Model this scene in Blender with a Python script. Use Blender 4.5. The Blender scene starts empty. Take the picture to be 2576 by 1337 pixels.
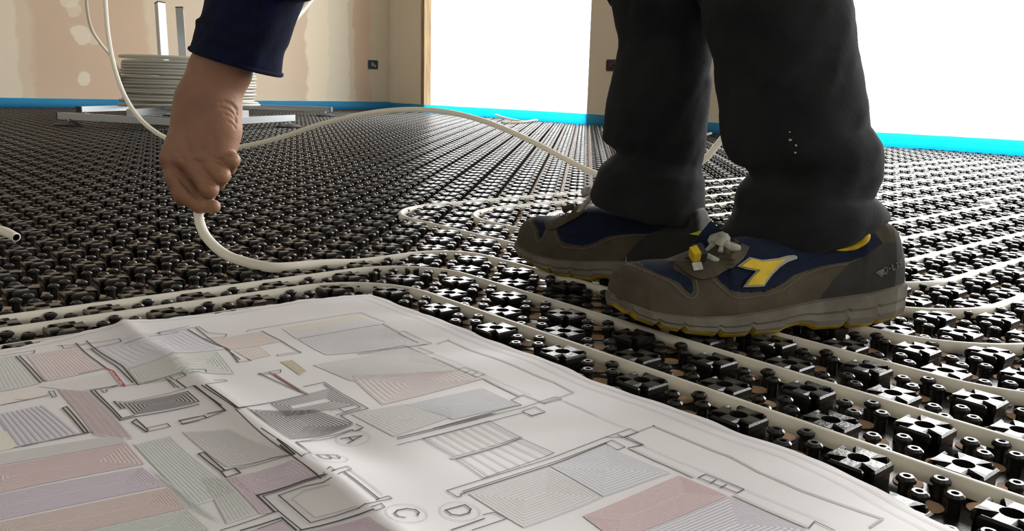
import bpy, math, random
import numpy as np
from mathutils import Vector, Matrix, noise
from mathutils.geometry import tessellate_polygon

S = bpy.context.scene
COL = S.collection
random.seed(7)

# ------------------------------------------------------------------ camera
FPX, YAW, PITCH, ROLL = 2184.809, math.radians(4.4739), math.radians(12.0001), math.radians(1.4782)
CAM = np.array([-0.18033, -0.58890, 0.24405])
_r = np.array([math.cos(YAW), math.sin(YAW), 0.0])
FWD = np.array([-math.sin(YAW) * math.cos(PITCH), math.cos(YAW) * math.cos(PITCH), -math.sin(PITCH)])
_u = np.cross(_r, FWD)
RGT = math.cos(ROLL) * _r + math.sin(ROLL) * _u
UPV = -math.sin(ROLL) * _r + math.cos(ROLL) * _u
cd = bpy.data.cameras.new('camera')
cam = bpy.data.objects.new('camera', cd)
COL.objects.link(cam)
cd.sensor_width = 36.0
cd.lens = FPX * 36.0 / 2576.0
cd.clip_start = 0.02
cam.matrix_world = Matrix(((RGT[0], UPV[0], -FWD[0], CAM[0]), (RGT[1], UPV[1], -FWD[1], CAM[1]),
                           (RGT[2], UPV[2], -FWD[2], CAM[2]), (0, 0, 0, 1)))
S.camera = cam

# ------------------------------------------------------------------ sky and exposure
S.view_settings.view_transform = 'Standard'
S.view_settings.look = 'None'
S.view_settings.gamma = 1.0
S.view_settings.use_curve_mapping = False
S.view_settings.exposure = -0.5
SKY_FRONT, SKY_BACK = 15.0, 0.95
W = bpy.data.worlds.new('sky')
S.world = W
W.use_nodes = True
nt = W.node_tree
nt.nodes.clear()
wo = nt.nodes.new('ShaderNodeOutputWorld')
bg = nt.nodes.new('ShaderNodeBackground')
tc = nt.nodes.new('ShaderNodeTexCoord')
vm = nt.nodes.new('ShaderNodeVectorMath'); vm.operation = 'DOT_PRODUCT'
vm.inputs[1].default_value = Vector((0.62, 0.76, 0.16)).normalized()
mr = nt.nodes.new('ShaderNodeMapRange'); mr.interpolation_type = 'SMOOTHSTEP'
mr.inputs['From Min'].default_value = 0.15; mr.inputs['From Max'].default_value = 0.75
mr.inputs['To Min'].default_value = SKY_BACK; mr.inputs['To Max'].default_value = SKY_FRONT
mc = nt.nodes.new('ShaderNodeMapRange')
mc.inputs['From Min'].default_value = -0.2; mc.inputs['From Max'].default_value = 0.5
mx = nt.nodes.new('ShaderNodeMix'); mx.data_type = 'RGBA'
mx.inputs['A'].default_value = (1.0, 0.93, 0.83, 1); mx.inputs['B'].default_value = (1.0, 0.99, 0.97, 1)
nt.links.new(tc.outputs['Generated'], vm.inputs[0])
nt.links.new(vm.outputs['Value'], mr.inputs['Value'])
nt.links.new(vm.outputs['Value'], mc.inputs['Value'])
nt.links.new(mc.outputs['Result'], mx.inputs['Factor'])
nt.links.new(mx.outputs['Result'], bg.inputs['Color'])
nt.links.new(mr.outputs['Result'], bg.inputs['Strength'])
nt.links.new(bg.outputs[0], wo.inputs['Surface'])


# ------------------------------------------------------------------ measuring helpers
def ray(px, py):
    return FWD + ((px - 1288.0) / FPX) * RGT - ((py - 668.5) / FPX) * UPV


def at(px, py, depth):
    """the point seen at a pixel, at a distance along the view axis"""
    return CAM + ray(px, py) * depth


def on(px, py, z):
    """the point seen at a pixel, on the level plane z"""
    d = ray(px, py)
    return CAM + d * ((z - CAM[2]) / d[2])


def on_plane(px, py, p0, n):
    d = ray(px, py)
    return CAM + d * (np.dot(np.asarray(p0) - CAM, n) / np.dot(d, n))


def pix(P):
    d = np.asarray(P, float) - CAM
    w = d @ FWD
    return np.stack([1288 + FPX * (d @ RGT) / w, 668.5 - FPX * (d @ UPV) / w], -1), w


PITCHP = 0.045                       # stud pitch
Q = PITCHP * math.sqrt(0.5)
TOP = 0.018                          # stud top


def lat(i, j, z=0.0):
    return np.array([(i + j) * Q, (j - i) * Q, z])


# ------------------------------------------------------------------ object helpers
def tag(o, label=None, cat=None, group=None, kind=None):
    if label: o['label'] = label
    if cat: o['category'] = cat
    if group: o['group'] = group
    if kind: o['kind'] = kind
    return o


def empty(name, loc=(0, 0, 0), rz=0.0):
    o = bpy.data.objects.new(name, None)
    COL.objects.link(o)
    o.location = Vector(loc)
    o.rotation_euler = (0, 0, rz)
    o.empty_display_size = 0.05
    return o


def mesh(name, V, F, mats, parent=None, mi=None, smooth=False, uv=None):
    """one mesh object; world coordinates are kept under a parent"""
    me = bpy.data.meshes.new(name)
    me.from_pydata([tuple(map(float, v)) for v in V], [], [tuple(map(int, f)) for f in F])
    if not isinstance(mats, (list, tuple)): mats = [mats]
    for m in mats: me.materials.append(m)
    if mi is not None: me.polygons.foreach_set('material_index', np.asarray(mi, dtype=np.int32))
    if smooth is True: me.polygons.foreach_set('use_smooth', np.ones(len(me.polygons), dtype=bool))
    elif smooth is not False and smooth is not None:
        me.polygons.foreach_set('use_smooth', np.asarray(smooth, dtype=bool))
    me.update()
    o = bpy.data.objects.new(name, me)
    COL.objects.link(o)
    if parent is not None:
        o.parent = parent
        o.matrix_parent_inverse = world(parent).inverted()
    return o


def world(o):
    m = Matrix.LocRotScale(o.location, o.rotation_euler, o.scale)
    if o.parent is not None:
        m = world(o.parent) @ o.matrix_parent_inverse @ m
    return m


class MB:
    """collects shapes for ONE mesh"""
    def __init__(s):
        s.V, s.F, s.M, s.S = [], [], [], []

    def add(s, V, F, mi=0, smooth=False):
        b = len(s.V)
        s.V.extend([tuple(map(float, v)) for v in V])
        for k, f in enumerate(F):
            s.F.append(tuple(int(i) + b for i in f))
            s.M.append(mi if np.isscalar(mi) else mi[k])
            s.S.append(smooth if isinstance(smooth, bool) else smooth[k])
        return s

    def build(s, name, mats, parent=None):
        return mesh(name, s.V, s.F, mats, parent, s.M, s.S)


def box(c, ax, ay, az):
    """box from centre and half axes"""
    c = np.asarray(c, float); ax = np.asarray(ax, float); ay = np.asarray(ay, float); az = np.asarray(az, float)
    V = [c + sx * ax + sy * ay + sz * az for sz in (-1, 1) for sy in (-1, 1) for sx in (-1, 1)]
    F = [(0, 2, 3, 1), (4, 5, 7, 6), (0, 1, 5, 4), (2, 6, 7, 3), (0, 4, 6, 2), (1, 3, 7, 5)]
    return V, F


def bar(a, b, w, h, up=(0, 0, 1)):
    """rectangular tube from a to b"""
    a = np.asarray(a, float); b = np.asarray(b, float)
    d = b - a; L = np.linalg.norm(d); d /= L
    s = np.cross(d, up); s /= np.linalg.norm(s)
    u = np.cross(s, d)
    return box((a + b) / 2, d * L / 2, s * w / 2, u * h / 2)


def catmull(P, n=12, closed=False):
    P = [np.asarray(p, float) for p in P]
    out = []
    N = len(P)
    for k in range(N if closed else N - 1):
        p1, p2 = P[k], P[(k + 1) % N]
        p0 = P[k - 1] if (closed or k > 0) else 2 * p1 - p2
        p3 = P[(k + 2) % N] if (closed or k + 2 < N) else 2 * p2 - p1
        for t in np.arange(n) / n:
            out.append(0.5 * (2 * p1 + (p2 - p0) * t + (2 * p0 - 5 * p1 + 4 * p2 - p3) * t * t + (3 * p1 - p0 - 3 * p2 + p3) * t ** 3))
    if not closed: out.append(P[-1])
    return out


def tube(P, r, n=12, caps=True, closed=False):
    """round tube along points; r is a number or one per point"""
    P = np.array([np.asarray(p, float) for p in P])
    N = len(P)
    rr = np.full(N, r) if np.isscalar(r) else np.asarray(r, float)
    T = np.zeros_like(P)
    if closed:
        T = np.roll(P, -1, 0) - np.roll(P, 1, 0)
    else:
        T[1:-1] = P[2:] - P[:-2]; T[0] = P[1] - P[0]; T[-1] = P[-1] - P[-2]
    T /= np.maximum(np.linalg.norm(T, axis=1, keepdims=True), 1e-9)
    a = np.array([0, 0, 1.0]) if abs(T[0][2]) < 0.9 else np.array([1.0, 0, 0])
    nrm = np.cross(np.cross(T[0], a), T[0]); nrm /= np.linalg.norm(nrm)
    V = []
    ang = np.arange(n) * 2 * math.pi / n
    for k in range(N):
        nrm = nrm - T[k] * np.dot(nrm, T[k]); nrm /= np.linalg.norm(nrm)
        bi = np.cross(T[k], nrm)
        for t in ang: V.append(P[k] + rr[k] * (math.cos(t) * nrm + math.sin(t) * bi))
    F = []
    for k in range(N if closed else N - 1):
        k2 = (k + 1) % N
        for i in range(n):
            F.append((k * n + i, k * n + (i + 1) % n, k2 * n + (i + 1) % n, k2 * n + i))
    if caps and not closed:
        F.append(tuple(range(n))[::-1]); F.append(tuple(range((N - 1) * n, N * n)))
    return V, F


def lathe(prof, n=24, c=(0, 0, 0)):
    V, F = [], []
    for (r, z) in prof:
        for i in range(n):
            a = 2 * math.pi * i / n
            V.append((c[0] + r * math.cos(a), c[1] + r * math.sin(a), c[2] + z))
    for k in range(len(prof) - 1):
        for i in range(n):
            F.append((k * n + i, k * n + (i + 1) % n, (k + 1) * n + (i + 1) % n, (k + 1) * n + i))
    F.append(tuple(range(n))[::-1]); F.append(tuple(range((len(prof) - 1) * n, len(prof) * n)))
    return V, F


# ------------------------------------------------------------------ materials
def mat(name, col, rough=0.5, metal=0.0, spec=0.5, var=0.0, scale=40.0, bump=0.0, bscale=200.0, sheen=0.0, sss=0.0, trans=0.0, coat=0.0, col2=None, stretch=None):
    m = bpy.data.materials.new(name)
    m.use_nodes = True
    t = m.node_tree
    b = t.nodes['Principled BSDF']
    b.inputs['Base Color'].default_value = (*col, 1)
    b.inputs['Roughness'].default_value = rough
    b.inputs['Metallic'].default_value = metal
    b.inputs['Specular IOR Level'].default_value = spec
    if sheen: b.inputs['Sheen Weight'].default_value = sheen; b.inputs['Sheen Roughness'].default_value = 0.6
    if coat: b.inputs['Coat Weight'].default_value = coat
    if sss:
        b.inputs['Subsurface Weight'].default_value = sss
        b.inputs['Subsurface Radius'].default_value = (0.006, 0.004, 0.003)
        b.inputs['Subsurface Scale'].default_value = 1.0
    co = t.nodes.new('ShaderNodeTexCoord')
    src = co.outputs['Object']
    if stretch:
        mp = t.nodes.new('ShaderNodeMapping'); mp.inputs['Scale'].default_value = stretch
        t.links.new(src, mp.inputs['Vector']); src = mp.outputs['Vector']
    if var or col2:
        nz = t.nodes.new('ShaderNodeTexNoise'); nz.inputs['Scale'].default_value = scale; nz.inputs['Detail'].default_value = 5
        t.links.new(src, nz.inputs['Vector'])
        rp = t.nodes.new('ShaderNodeMapRange'); rp.inputs['From Min'].default_value = 0.35; rp.inputs['From Max'].default_value = 0.65
        t.links.new(nz.outputs['Fac'], rp.inputs['Value'])
        x = t.nodes.new('ShaderNodeMix'); x.data_type = 'RGBA'
        c2 = col2 if col2 else tuple(min(1, c * (1 + var)) for c in col)
        c1 = col if col2 else tuple(c * (1 - var) for c in col)
        x.inputs['A'].default_value = (*c1, 1); x.inputs['B'].default_value = (*c2, 1)
        t.links.new(rp.outputs['Result'], x.inputs['Factor'])
        t.links.new(x.outputs['Result'], b.inputs['Base Color'])
    if bump:
        n2 = t.nodes.new('ShaderNodeTexNoise'); n2.inputs['Scale'].default_value = bscale; n2.inputs['Detail'].default_value = 4
        t.links.new(src, n2.inputs['Vector'])
        bp = t.nodes.new('ShaderNodeBump'); bp.inputs['Strength'].default_value = bump; bp.inputs['Distance'].default_value = 0.002
        t.links.new(n2.outputs['Fac'], bp.inputs['Height'])
        t.links.new(bp.outputs['Normal'], b.inputs['Normal'])
    if trans:
        out = t.nodes['Material Output']
        tr = t.nodes.new('ShaderNodeBsdfTranslucent'); tr.inputs['Color'].default_value = (*col, 1)
        ms = t.nodes.new('ShaderNodeMixShader'); ms.inputs['Fac'].default_value = trans
        t.links.new(b.outputs[0], ms.inputs[1]); t.links.new(tr.outputs[0], ms.inputs[2])
        t.links.new(ms.outputs[0], out.inputs['Surface'])
    return m


M = {}
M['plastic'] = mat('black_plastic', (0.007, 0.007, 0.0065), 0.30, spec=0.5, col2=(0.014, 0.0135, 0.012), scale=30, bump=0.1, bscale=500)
M['dusty'] = mat('lit_dusty_stud_top', (0.036, 0.038, 0.031), 0.29, spec=0.6, col2=(0.066, 0.066, 0.054), scale=45, bump=0.2, bscale=420)  # dusty top faces, paler than the sides; light from above painted into the colour
M['tan'] = mat('tan_board', (0.50, 0.32, 0.19), 0.7, var=0.15, scale=60)
M['pipe'] = mat('white_pipe', (0.80, 0.77, 0.68), 0.32, spec=0.4, trans=0.35)
M['print'] = mat('pipe_print', (0.12, 0.12, 0.13), 0.5)
M['concrete'] = mat('concrete', (0.30, 0.29, 0.27), 0.9, var=0.15, scale=6)
M['white_paint'] = mat('white_paint', (0.72, 0.71, 0.68), 0.8, var=0.03, scale=3)
M['wood'] = mat('raw_wood', (0.34, 0.23, 0.11), 0.6, var=0.3, scale=9, stretch=(6, 6, 0.6))
M['terrace'] = mat('terrace_stone', (0.62, 0.61, 0.58), 0.8, var=0.05, scale=2)
M['alu'] = mat('aluminium', (0.50, 0.52, 0.53), 0.34, metal=1.0)
M['darkcap'] = mat('dark_cap', (0.03, 0.022, 0.022), 0.5)
M['rubber'] = mat('rubber_foot', (0.035, 0.035, 0.034), 0.5)
M['boxblue'] = mat('box_blue', (0.02, 0.045, 0.09), 0.5)
M['boxbrown'] = mat('box_brown', (0.075, 0.03, 0.022), 0.6, var=0.3, scale=60)
M['cable'] = mat('cable_grey', (0.32, 0.31, 0.30), 0.5)


def strip_mat():
    m = bpy.data.materials.new('blue_foam')
    m.use_nodes = True
    t = m.node_tree
    b = t.nodes['Principled BSDF']
    b.inputs['Roughness'].default_value = 0.6
    b.inputs['Base Color'].default_value = (0.07, 0.38, 0.66, 1)
    tr = t.nodes.new('ShaderNodeBsdfTranslucent'); tr.inputs['Color'].default_value = (0.05, 0.74, 1.0, 1)
    ms = t.nodes.new('ShaderNodeMixShader'); ms.inputs['Fac'].default_value = 0.58
    t.links.new(b.outputs[0], ms.inputs[1]); t.links.new(tr.outputs[0], ms.inputs[2])
    t.links.new(ms.outputs[0], t.nodes['Material Output'].inputs['Surface'])
    return m


M['strip'] = strip_mat()

# ------------------------------------------------------------------ the room
CORNER = np.array([-1.5988, 5.7378, 0.0])
DR = np.array([1.0, -0.9368, 0.0]); DR /= np.linalg.norm(DR)       # along the window wall, away from the corner
DL = np.array([-0.8301, -0.5577, 0.0]); DL /= np.linalg.norm(DL)   # along the plasterboard wall, away from the corner
NR = np.array([-DR[1], DR[0], 0.0]); NR = NR if NR[1] > 0 else -NR # outward
NL = np.array([DL[1], -DL[0], 0.0]); NL = NL if NL[1] > 0 else -NL
ZH = 2.7


def wall_mat(name, base, light, bands, spots, ragged=0.03):
    """plasterboard with filler over the joints: object X runs along the wall, Z up"""
    m = bpy.data.materials.new(name)
    m.use_nodes = True
    t = m.node_tree
    L = t.links.new
    N = t.nodes.new
    b = t.nodes['Principled BSDF']
    b.inputs['Roughness'].default_value = 0.85
    b.inputs['Specular IOR Level'].default_value = 0.2
    co = N('ShaderNodeTexCoord')
    sx = N('ShaderNodeSeparateXYZ'); L(co.outputs['Object'], sx.inputs[0])
    nz = N('ShaderNodeTexNoise'); nz.inputs['Scale'].default_value = 6.0; nz.inputs['Detail'].default_value = 6; nz.inputs['Roughness'].default_value = 0.6
    L(co.outputs['Object'], nz.inputs['Vector'])
    nf = N('ShaderNodeTexNoise'); nf.inputs['Scale'].default_value = 2.2; nf.inputs['Detail'].default_value = 5
    L(co.outputs['Object'], nf.inputs['Vector'])

    def math_(op, a, bb=None, c=None):
        n = N('ShaderNodeMath'); n.operation = op
        for k, v in enumerate((a, bb, c)):
            if v is None: continue
            if isinstance(v, (int, float)): n.inputs[k].default_value = v
            else: L(v, n.inputs[k])
        return n.outputs[0]
    wob = math_('MULTIPLY', math_('SUBTRACT', nz.outputs['Fac'], 0.5), ragged * 4)
    x = math_('ADD', sx.outputs['X'], wob)
    cur = None
    base_mix = N('ShaderNodeMix'); base_mix.data_type = 'RGBA'
    base_mix.inputs['A'].default_value = (*[c * 0.93 for c in base], 1); base_mix.inputs['B'].default_value = (*[c * 1.06 for c in base], 1)
    L(nf.outputs['Fac'], base_mix.inputs['Factor'])
    cur = base_mix.outputs['Result']

    def over(mask, col):
        nonlocal cur
        n = N('ShaderNodeMix'); n.data_type = 'RGBA'
        L(mask, n.inputs['Factor']); L(cur, n.inputs['A']); n.inputs['B'].default_value = (*col, 1)
        cur = n.outputs['Result']

    def soft(v, e0, e1):
        n = N('ShaderNodeMapRange'); n.interpolation_type = 'SMOOTHSTEP'
        n.inputs['From Min'].default_value = e0; n.inputs['From Max'].default_value = e1
        L(v, n.inputs['Value'])
        return n.outputs['Result']
    for (a, c, fa, fc, amt, col) in bands:
        mk = math_('MULTIPLY', soft(x, a - fa, a + fa), math_('SUBTRACT', 1.0, soft(x, c - fc, c + fc)))
        over(math_('MULTIPLY', mk, amt), col or light)
    for (a, z, ra, rz, amt) in spots:
        dx = math_('DIVIDE', math_('SUBTRACT', x, a), ra)
        dz = math_('DIVIDE', math_('SUBTRACT', sx.outputs['Z'], z), rz)
        d = math_('SQRT', math_('ADD', math_('MULTIPLY', dx, dx), math_('MULTIPLY', dz, dz)))
        over(math_('MULTIPLY', math_('SUBTRACT', 1.0, soft(d, 0.85, 1.05)), amt), light)
    L(cur, b.inputs['Base Color'])
    return m


PINK = (0.73, 0.555, 0.41)
FILL = (0.92, 0.83, 0.67)
M['wall_left'] = wall_mat('plasterboard_left', PINK, FILL,
    [(-4.2, -2.33, .1, .012, .8, None), (-2.33, -2.26, .012, .02, .35, None), (-1.62, -0.62, .02, .30, .45, None),
     (-0.60, -0.30, .012, .008, 1.0, (0.95, 0.85, 0.66)), (-0.45, -0.26, .006, .006, .55, (0.82, 0.78, 0.64)),
     (-0.14, 0.5, .006, .01, .8, (0.72, 0.66, 0.52))],
    [(-1.995, 0.450, .052, .062, .8), (-1.93, 0.43, .04, .035, .5), (-1.99, 0.192, .036, .045, .85), (-2.03, 0.655, .05, .05, .7), (-2.01, 0.60, .03, .05, .5)])
M['wall_right'] = wall_mat('plasterboard_window_wall', (0.80, 0.71, 0.56), (0.84, 0.77, 0.62), [(-0.02, 0.10, .01, .02, .5, None)], [])


def wall_obj(name, pieces, m, origin, d, n, thick):
    """pieces are (s0, s1, z0, z1); local X along the wall, Y outward"""
    mb = MB()
    for (s0, s1, z0, z1) in pieces:
        mb.add(*box(((s0 + s1) / 2, thick / 2, (z0 + z1) / 2), ((s1 - s0) / 2, 0, 0), (0, thick / 2, 0), (0, 0, (z1 - z0) / 2)))
    o = mb.build(name, m)
    o.matrix_world = Matrix(((d[0], n[0], 0, origin[0]), (d[1], n[1], 0, origin[1]), (0, 0, 1, origin[2]), (0, 0, 0, 1)))
    o['kind'] = 'structure'
    return o


wall_obj('wall_left', [(-7.0, 0.0, -0.05, ZH)], M['wall_left'], CORNER, -DL, NL, 0.15)
W1A, W1B, W2A, W2B, WTH = 0.487, 1.957, 3.36, 6.6, 0.055
wall_obj('wall_right', [(-0.12, W1A - 0.10, -0.05, ZH), (W1A - 0.10, W1B, 2.25, ZH), (W1B, W2A, -0.05, ZH), (W2A, W2B, 2.25, ZH), (W2B, 8.2, -0.05, ZH)],
         M['wall_right'], CORNER, DR, NR, WTH)
# raw wooden frame post lining the left side of the first opening
pb = MB()
for (y0, y1, x0, x1) in ((-0.004, 0.030, W1A - 0.10, W1A - 0.082), (-0.001, 0.058, W1A - 0.082, W1A - 0.066)):
    pb.add(*box(((x0 + x1) / 2, (y0 + y1) / 2, 1.12), ((x1 - x0) / 2, 0, 0), (0, (y1 - y0) / 2, 0), (0, 0, 1.13)))
po = pb.build('trim_1', M['wood'])
po.matrix_world = Matrix(((DR[0], NR[0], 0, CORNER[0]), (DR[1], NR[1], 0, CORNER[1]), (0, 0, 1, 0), (0, 0, 0, 1)))
po['kind'] = 'structure'
fl = mesh('floor', [(-8, -4, -0.004), (7, -4, -0.004), (7, 8, -0.004), (-8, 8, -0.004)], [(0, 1, 2, 3)], M['concrete'])
fl['kind'] = 'structure'
a = CORNER + NR * 0.14 - DR * 0.3; b = a + DR * 9.5
V = [a, b, b - NR * 8.0, a - NR * 8.0 + DL * 2.0]
mbc = MB(); mbc.add([(p[0], p[1], ZH) for p in V] + [(p[0], p[1], ZH + 0.2) for p in V],
                    [(0, 1, 2, 3), (7, 6, 5, 4), (0, 4, 5, 1), (1, 5, 6, 2), (2, 6, 7, 3), (3, 7, 4, 0)])
co_ = mbc.build('ceiling', M['white_paint']); co_['kind'] = 'structure'
g0 = CORNER + NR * (WTH + 0.001) - DR * 6; g1 = CORNER + NR * (WTH + 0.001) + DR * 14
te = mesh('terrace_slab', [tuple(g0 + (0, 0, -0.06)), tuple(g1 + (0, 0, -0.06)), tuple(g1 + NR * 9 + (0, 0, -0.06)), tuple(g0 + NR * 9 + (0, 0, -0.06))], [(0, 1, 2, 3)], M['terrace'])  # unseen terrace ground outside the window openings
te['kind'] = 'structure'

# daylight comes in through the two openings
for (s0, s1) in ((W1A, W1B), (W2A, W2B)):
    ld = bpy.data.lights.new('daylight_portal', 'AREA')
    ld.shape = 'RECTANGLE'; ld.size = s1 - s0; ld.size_y = 2.25
    ld.cycles.is_portal = True
    lo = bpy.data.objects.new('daylight_portal', ld)
    COL.objects.link(lo)
    c = CORNER + DR * (s0 + s1) / 2 + NR * (WTH * 0.5) + np.array([0, 0, 1.125])
    z = NR; x = DR; y = np.cross(z, x)
    lo.matrix_world = Matrix(((x[0], y[0], z[0], c[0]), (x[1], y[1], z[1], c[1]), (x[2], y[2], z[2], c[2]), (0, 0, 0, 1)))


# ------------------------------------------------------------------ perimeter strip
def edge_strip(name, pts_s, origin, d, n, label, seed):
    rnd = random.Random(seed)
    mb = MB()
    P, H = [], []
    s = pts_s[0]
    while s <= pts_s[1]:
        wob = 0.012 + 0.008 * math.sin(s * 3.1 + seed) + 0.004 * math.sin(s * 9.3)
        P.append(origin + d * s - n * wob)
        H.append(0.071 + 0.0025 * math.sin(s * 2.3 + seed) + rnd.uniform(-0.0006, 0.0006))
        s += 0.04
    V, F = [], []
    for p, h in zip(P, H):
        V += [p + (0, 0, 0.0), p + (0, 0, h), p + n * 0.006 + (0, 0, h), p + n * 0.006 + (0, 0, 0.0)]
    for k in range(len(P) - 1):
        for a_ in range(4):
            F.append((k * 4 + a_, k * 4 + (a_ + 1) % 4, k * 4 + 4 + (a_ + 1) % 4, k * 4 + 4 + a_))
    mb.add(V, F, 0, True)
    o = mb.build(name, M['strip'])
    tag(o, label, 'edge insulation')
    return o


edge_strip('edge_insulation_strip', (0.0, 6.8), CORNER, DL, NL, 'blue foam edge strip along the foot of the pinkish plasterboard wall', 1)
edge_strip('edge_insulation_strip', (0.02, 7.6), CORNER, DR, NR, 'blue foam edge strip glowing cyan along the bright window wall', 4)


# ------------------------------------------------------------------ recessed electrical boxes
def elec_box(origin, d, n, s, z, w, h, m, label, kind):
    t = empty('electrical_box', origin + d * s + np.array([0, 0, z]))
    c = origin + d * s + np.array([0, 0, z])
    zz = np.array([0, 0, 1.0])
    mb = MB()
    for (a_, b_, e, f) in ((0, h / 2, w / 2, 0.004), (0, -h / 2, w / 2, 0.004)):
        mb.add(*box(c + zz * b_ - n * 0.001, d * e, n * 0.004, zz * f))
    for sg in (-1, 1): mb.add(*box(c + d * sg * w / 2 - n * 0.001, d * 0.004, n * 0.004, zz * h / 2))
    mb.add(*box(c - n * 0.0006, d * w / 2, n * 0.0012, zz * h / 2), 1)
    mb.build('box_rim', [m, M['darkcap']], t)
    rnd = random.Random(kind)
    cb = MB()
    for k in range(3):
        q = [c - n * 0.003 + d * rnd.uniform(-.3, .3) * w + zz * rnd.uniform(-.35, .35) * h for _ in range(4)]
        q[1] = q[1] - n * 0.012; q[2] = q[2] - n * 0.010
        cb.add(*tube(catmull(q, 6), 0.0035, 6), 0, True)
    cb.build('cable', M['cable'] if kind == 1 else M['boxbrown'], t)
    tag(t, label, 'electrical box')


elec_box(CORNER, -DL, NL, -0.125, 0.333, 0.066, 0.055, M['boxblue'], 'open blue-black socket box in the pinkish wall near the corner', 1)
elec_box(CORNER, DR, NR, 2.142, 0.341, 0.095, 0.054, M['boxbrown'], 'open brown socket box with wires in the pier beside the legs', 2)

# ------------------------------------------------------------------ studded heating panels
NI, NJ = 28, 16


def prism(outl, z0, z1, zt, inset, hole=None, hz=None, low=None):
    """outline extruded with a small chamfer at the top, a narrower foot, optional hole"""
    V, F = [], []
    n = len(outl)
    P = np.array(outl)
    c = P.mean(0)
    nx = np.roll(P, -1, 0) - P
    nrm = np.stack([nx[:, 1], -nx[:, 0]], 1); nrm /= np.linalg.norm(nrm, axis=1, keepdims=True)
    avg = nrm + np.roll(nrm, 1, 0)
    den = 1 + (nrm * np.roll(nrm, 1, 0)).sum(1)
    ins = P - avg / np.maximum(den, 0.3)[:, None] * inset
    foot = P - avg / np.maximum(den, 0.3)[:, None] * 0.0011
    for (pp, z) in ((foot, z0), (foot, z1 * 0.62), (P, z1 * 0.74), (P, z1), (ins, zt)):
        V += [(x, y, z) for x, y in pp]
    for k in range(4):
        for i in range(n): F.append((k * n + i, k * n + (i + 1) % n, (k + 1) * n + (i + 1) % n, (k + 1) * n + i))
    if hole is None:
        for tri in tessellate_polygon([[Vector((x, y, 0)) for x, y in ins]]): F.append(tuple(4 * n + t for t in tri))
    else:
        h = len(hole)
        poly = [[Vector((x, y, 0)) for x, y in ins], [Vector((x, y, 0)) for x, y in hole[::-1]]]
        b = len(V)
        V += [(x, y, zt) for x, y in hole[::-1]]
        for tri in tessellate_polygon(poly): F.append(tuple(4 * n + t for t in tri))
        V += [(x, y, hz) for x, y in hole[::-1]]
        for i in range(h): F.append((b + i, b + (i + 1) % h, b + h + (i + 1) % h, b + h + i))
        F.append(tuple(range(b + h, b + 2 * h))[::-1])
    # orient the cap upwards
    G = []
    for f in F:
        if len(f) == 3:
            a_, b_, c_ = (np.array(V[i]) for i in f)
            if np.cross(b_ - a_, c_ - a_)[2] < 0: f = f[::-1]
        G.append(f)
    return np.array(V), G


def ring(r, n, off=0.0):
    return [(r * math.cos(2 * math.pi * (k + off) / n), r * math.sin(2 * math.pi * (k + off) / n)) for k in range(n)]


def cross_stud(hi):
    u = PITCHP
    A, a1, a2, b1 = 0.380 * u, 0.322 * u, 0.262 * u, 0.140 * u
    quarter = [(A, -a2), (A, a2), (a1, a2 * 0.98), (a1, b1), (b1, b1), (b1, a1), (a2 * 0.98, a1)]
    out = []
    for k in range(4):
        c, s = [(1, 0), (0, 1), (-1, 0), (0, -1)][k]
        out += [(x * c - y * s, x * s + y * c) for x, y in quarter]
    if hi: return prism(out, 0.0, TOP - 0.0016, TOP, 0.0015, ring(0.150 * u, 14), TOP - 0.009)
    return prism(out, 0.0, TOP - 0.0010, TOP, 0.0010, ring(0.150 * u, 8), TOP - 0.008)


def round_stud(hi):
    u = PITCHP
    n = 10 if hi else 7
    prof = [(0.092 * u, 0.0), (0.096 * u, TOP * 0.72), (0.126 * u, TOP * 0.80), (0.130 * u, TOP * 0.90), (0.090 * u, TOP * 0.985)]
    if hi: prof += [(0.052 * u, TOP * 0.985), (0.046 * u, TOP * 0.80)]
    V, F = [], []
    for q, (r, z) in enumerate(prof):
        for k in range(n):
            rr = r * (1.0 + (0.07 if (k % 2 == 0 and 2 <= q <= 4) else 0.0))
            V.append((rr * math.cos(2 * math.pi * k / n), rr * math.sin(2 * math.pi * k / n), z))
    for q in range(len(prof) - 1):
        for k in range(n): F.append((q * n + k, q * n + (k + 1) % n, (q + 1) * n + (k + 1) % n, (q + 1) * n + k))
    F.append(tuple(range((len(prof) - 1) * n, len(prof) * n)))
    return np.array(V), F


def disc(r, z, n):
    return np.array([(x, y, z) for x, y in ring(r, n)]), [tuple(range(n))]


TPL = {}
for hi in (True, False):
    Vb, Fb = cross_stud(hi)
    Vs, Fs = round_stud(hi)
    Vd, Fd = disc(0.205 * PITCHP, 0.0036, 14 if hi else 8)
    Vc = [Vs + np.array([dx, dy, 0]) for dx, dy in ((.315 * PITCHP, 0), (-.315 * PITCHP, 0), (0, .315 * PITCHP), (0, -.315 * PITCHP))]
    cv, cf, k = [], [], 0
    for q in Vc:
        cv.append(q); cf += [tuple(i + k for i in f) for f in Fs]; k += len(q)
    TPL[hi] = (Vb, Fb, np.concatenate(cv), cf, Vd, Fd)


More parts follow.
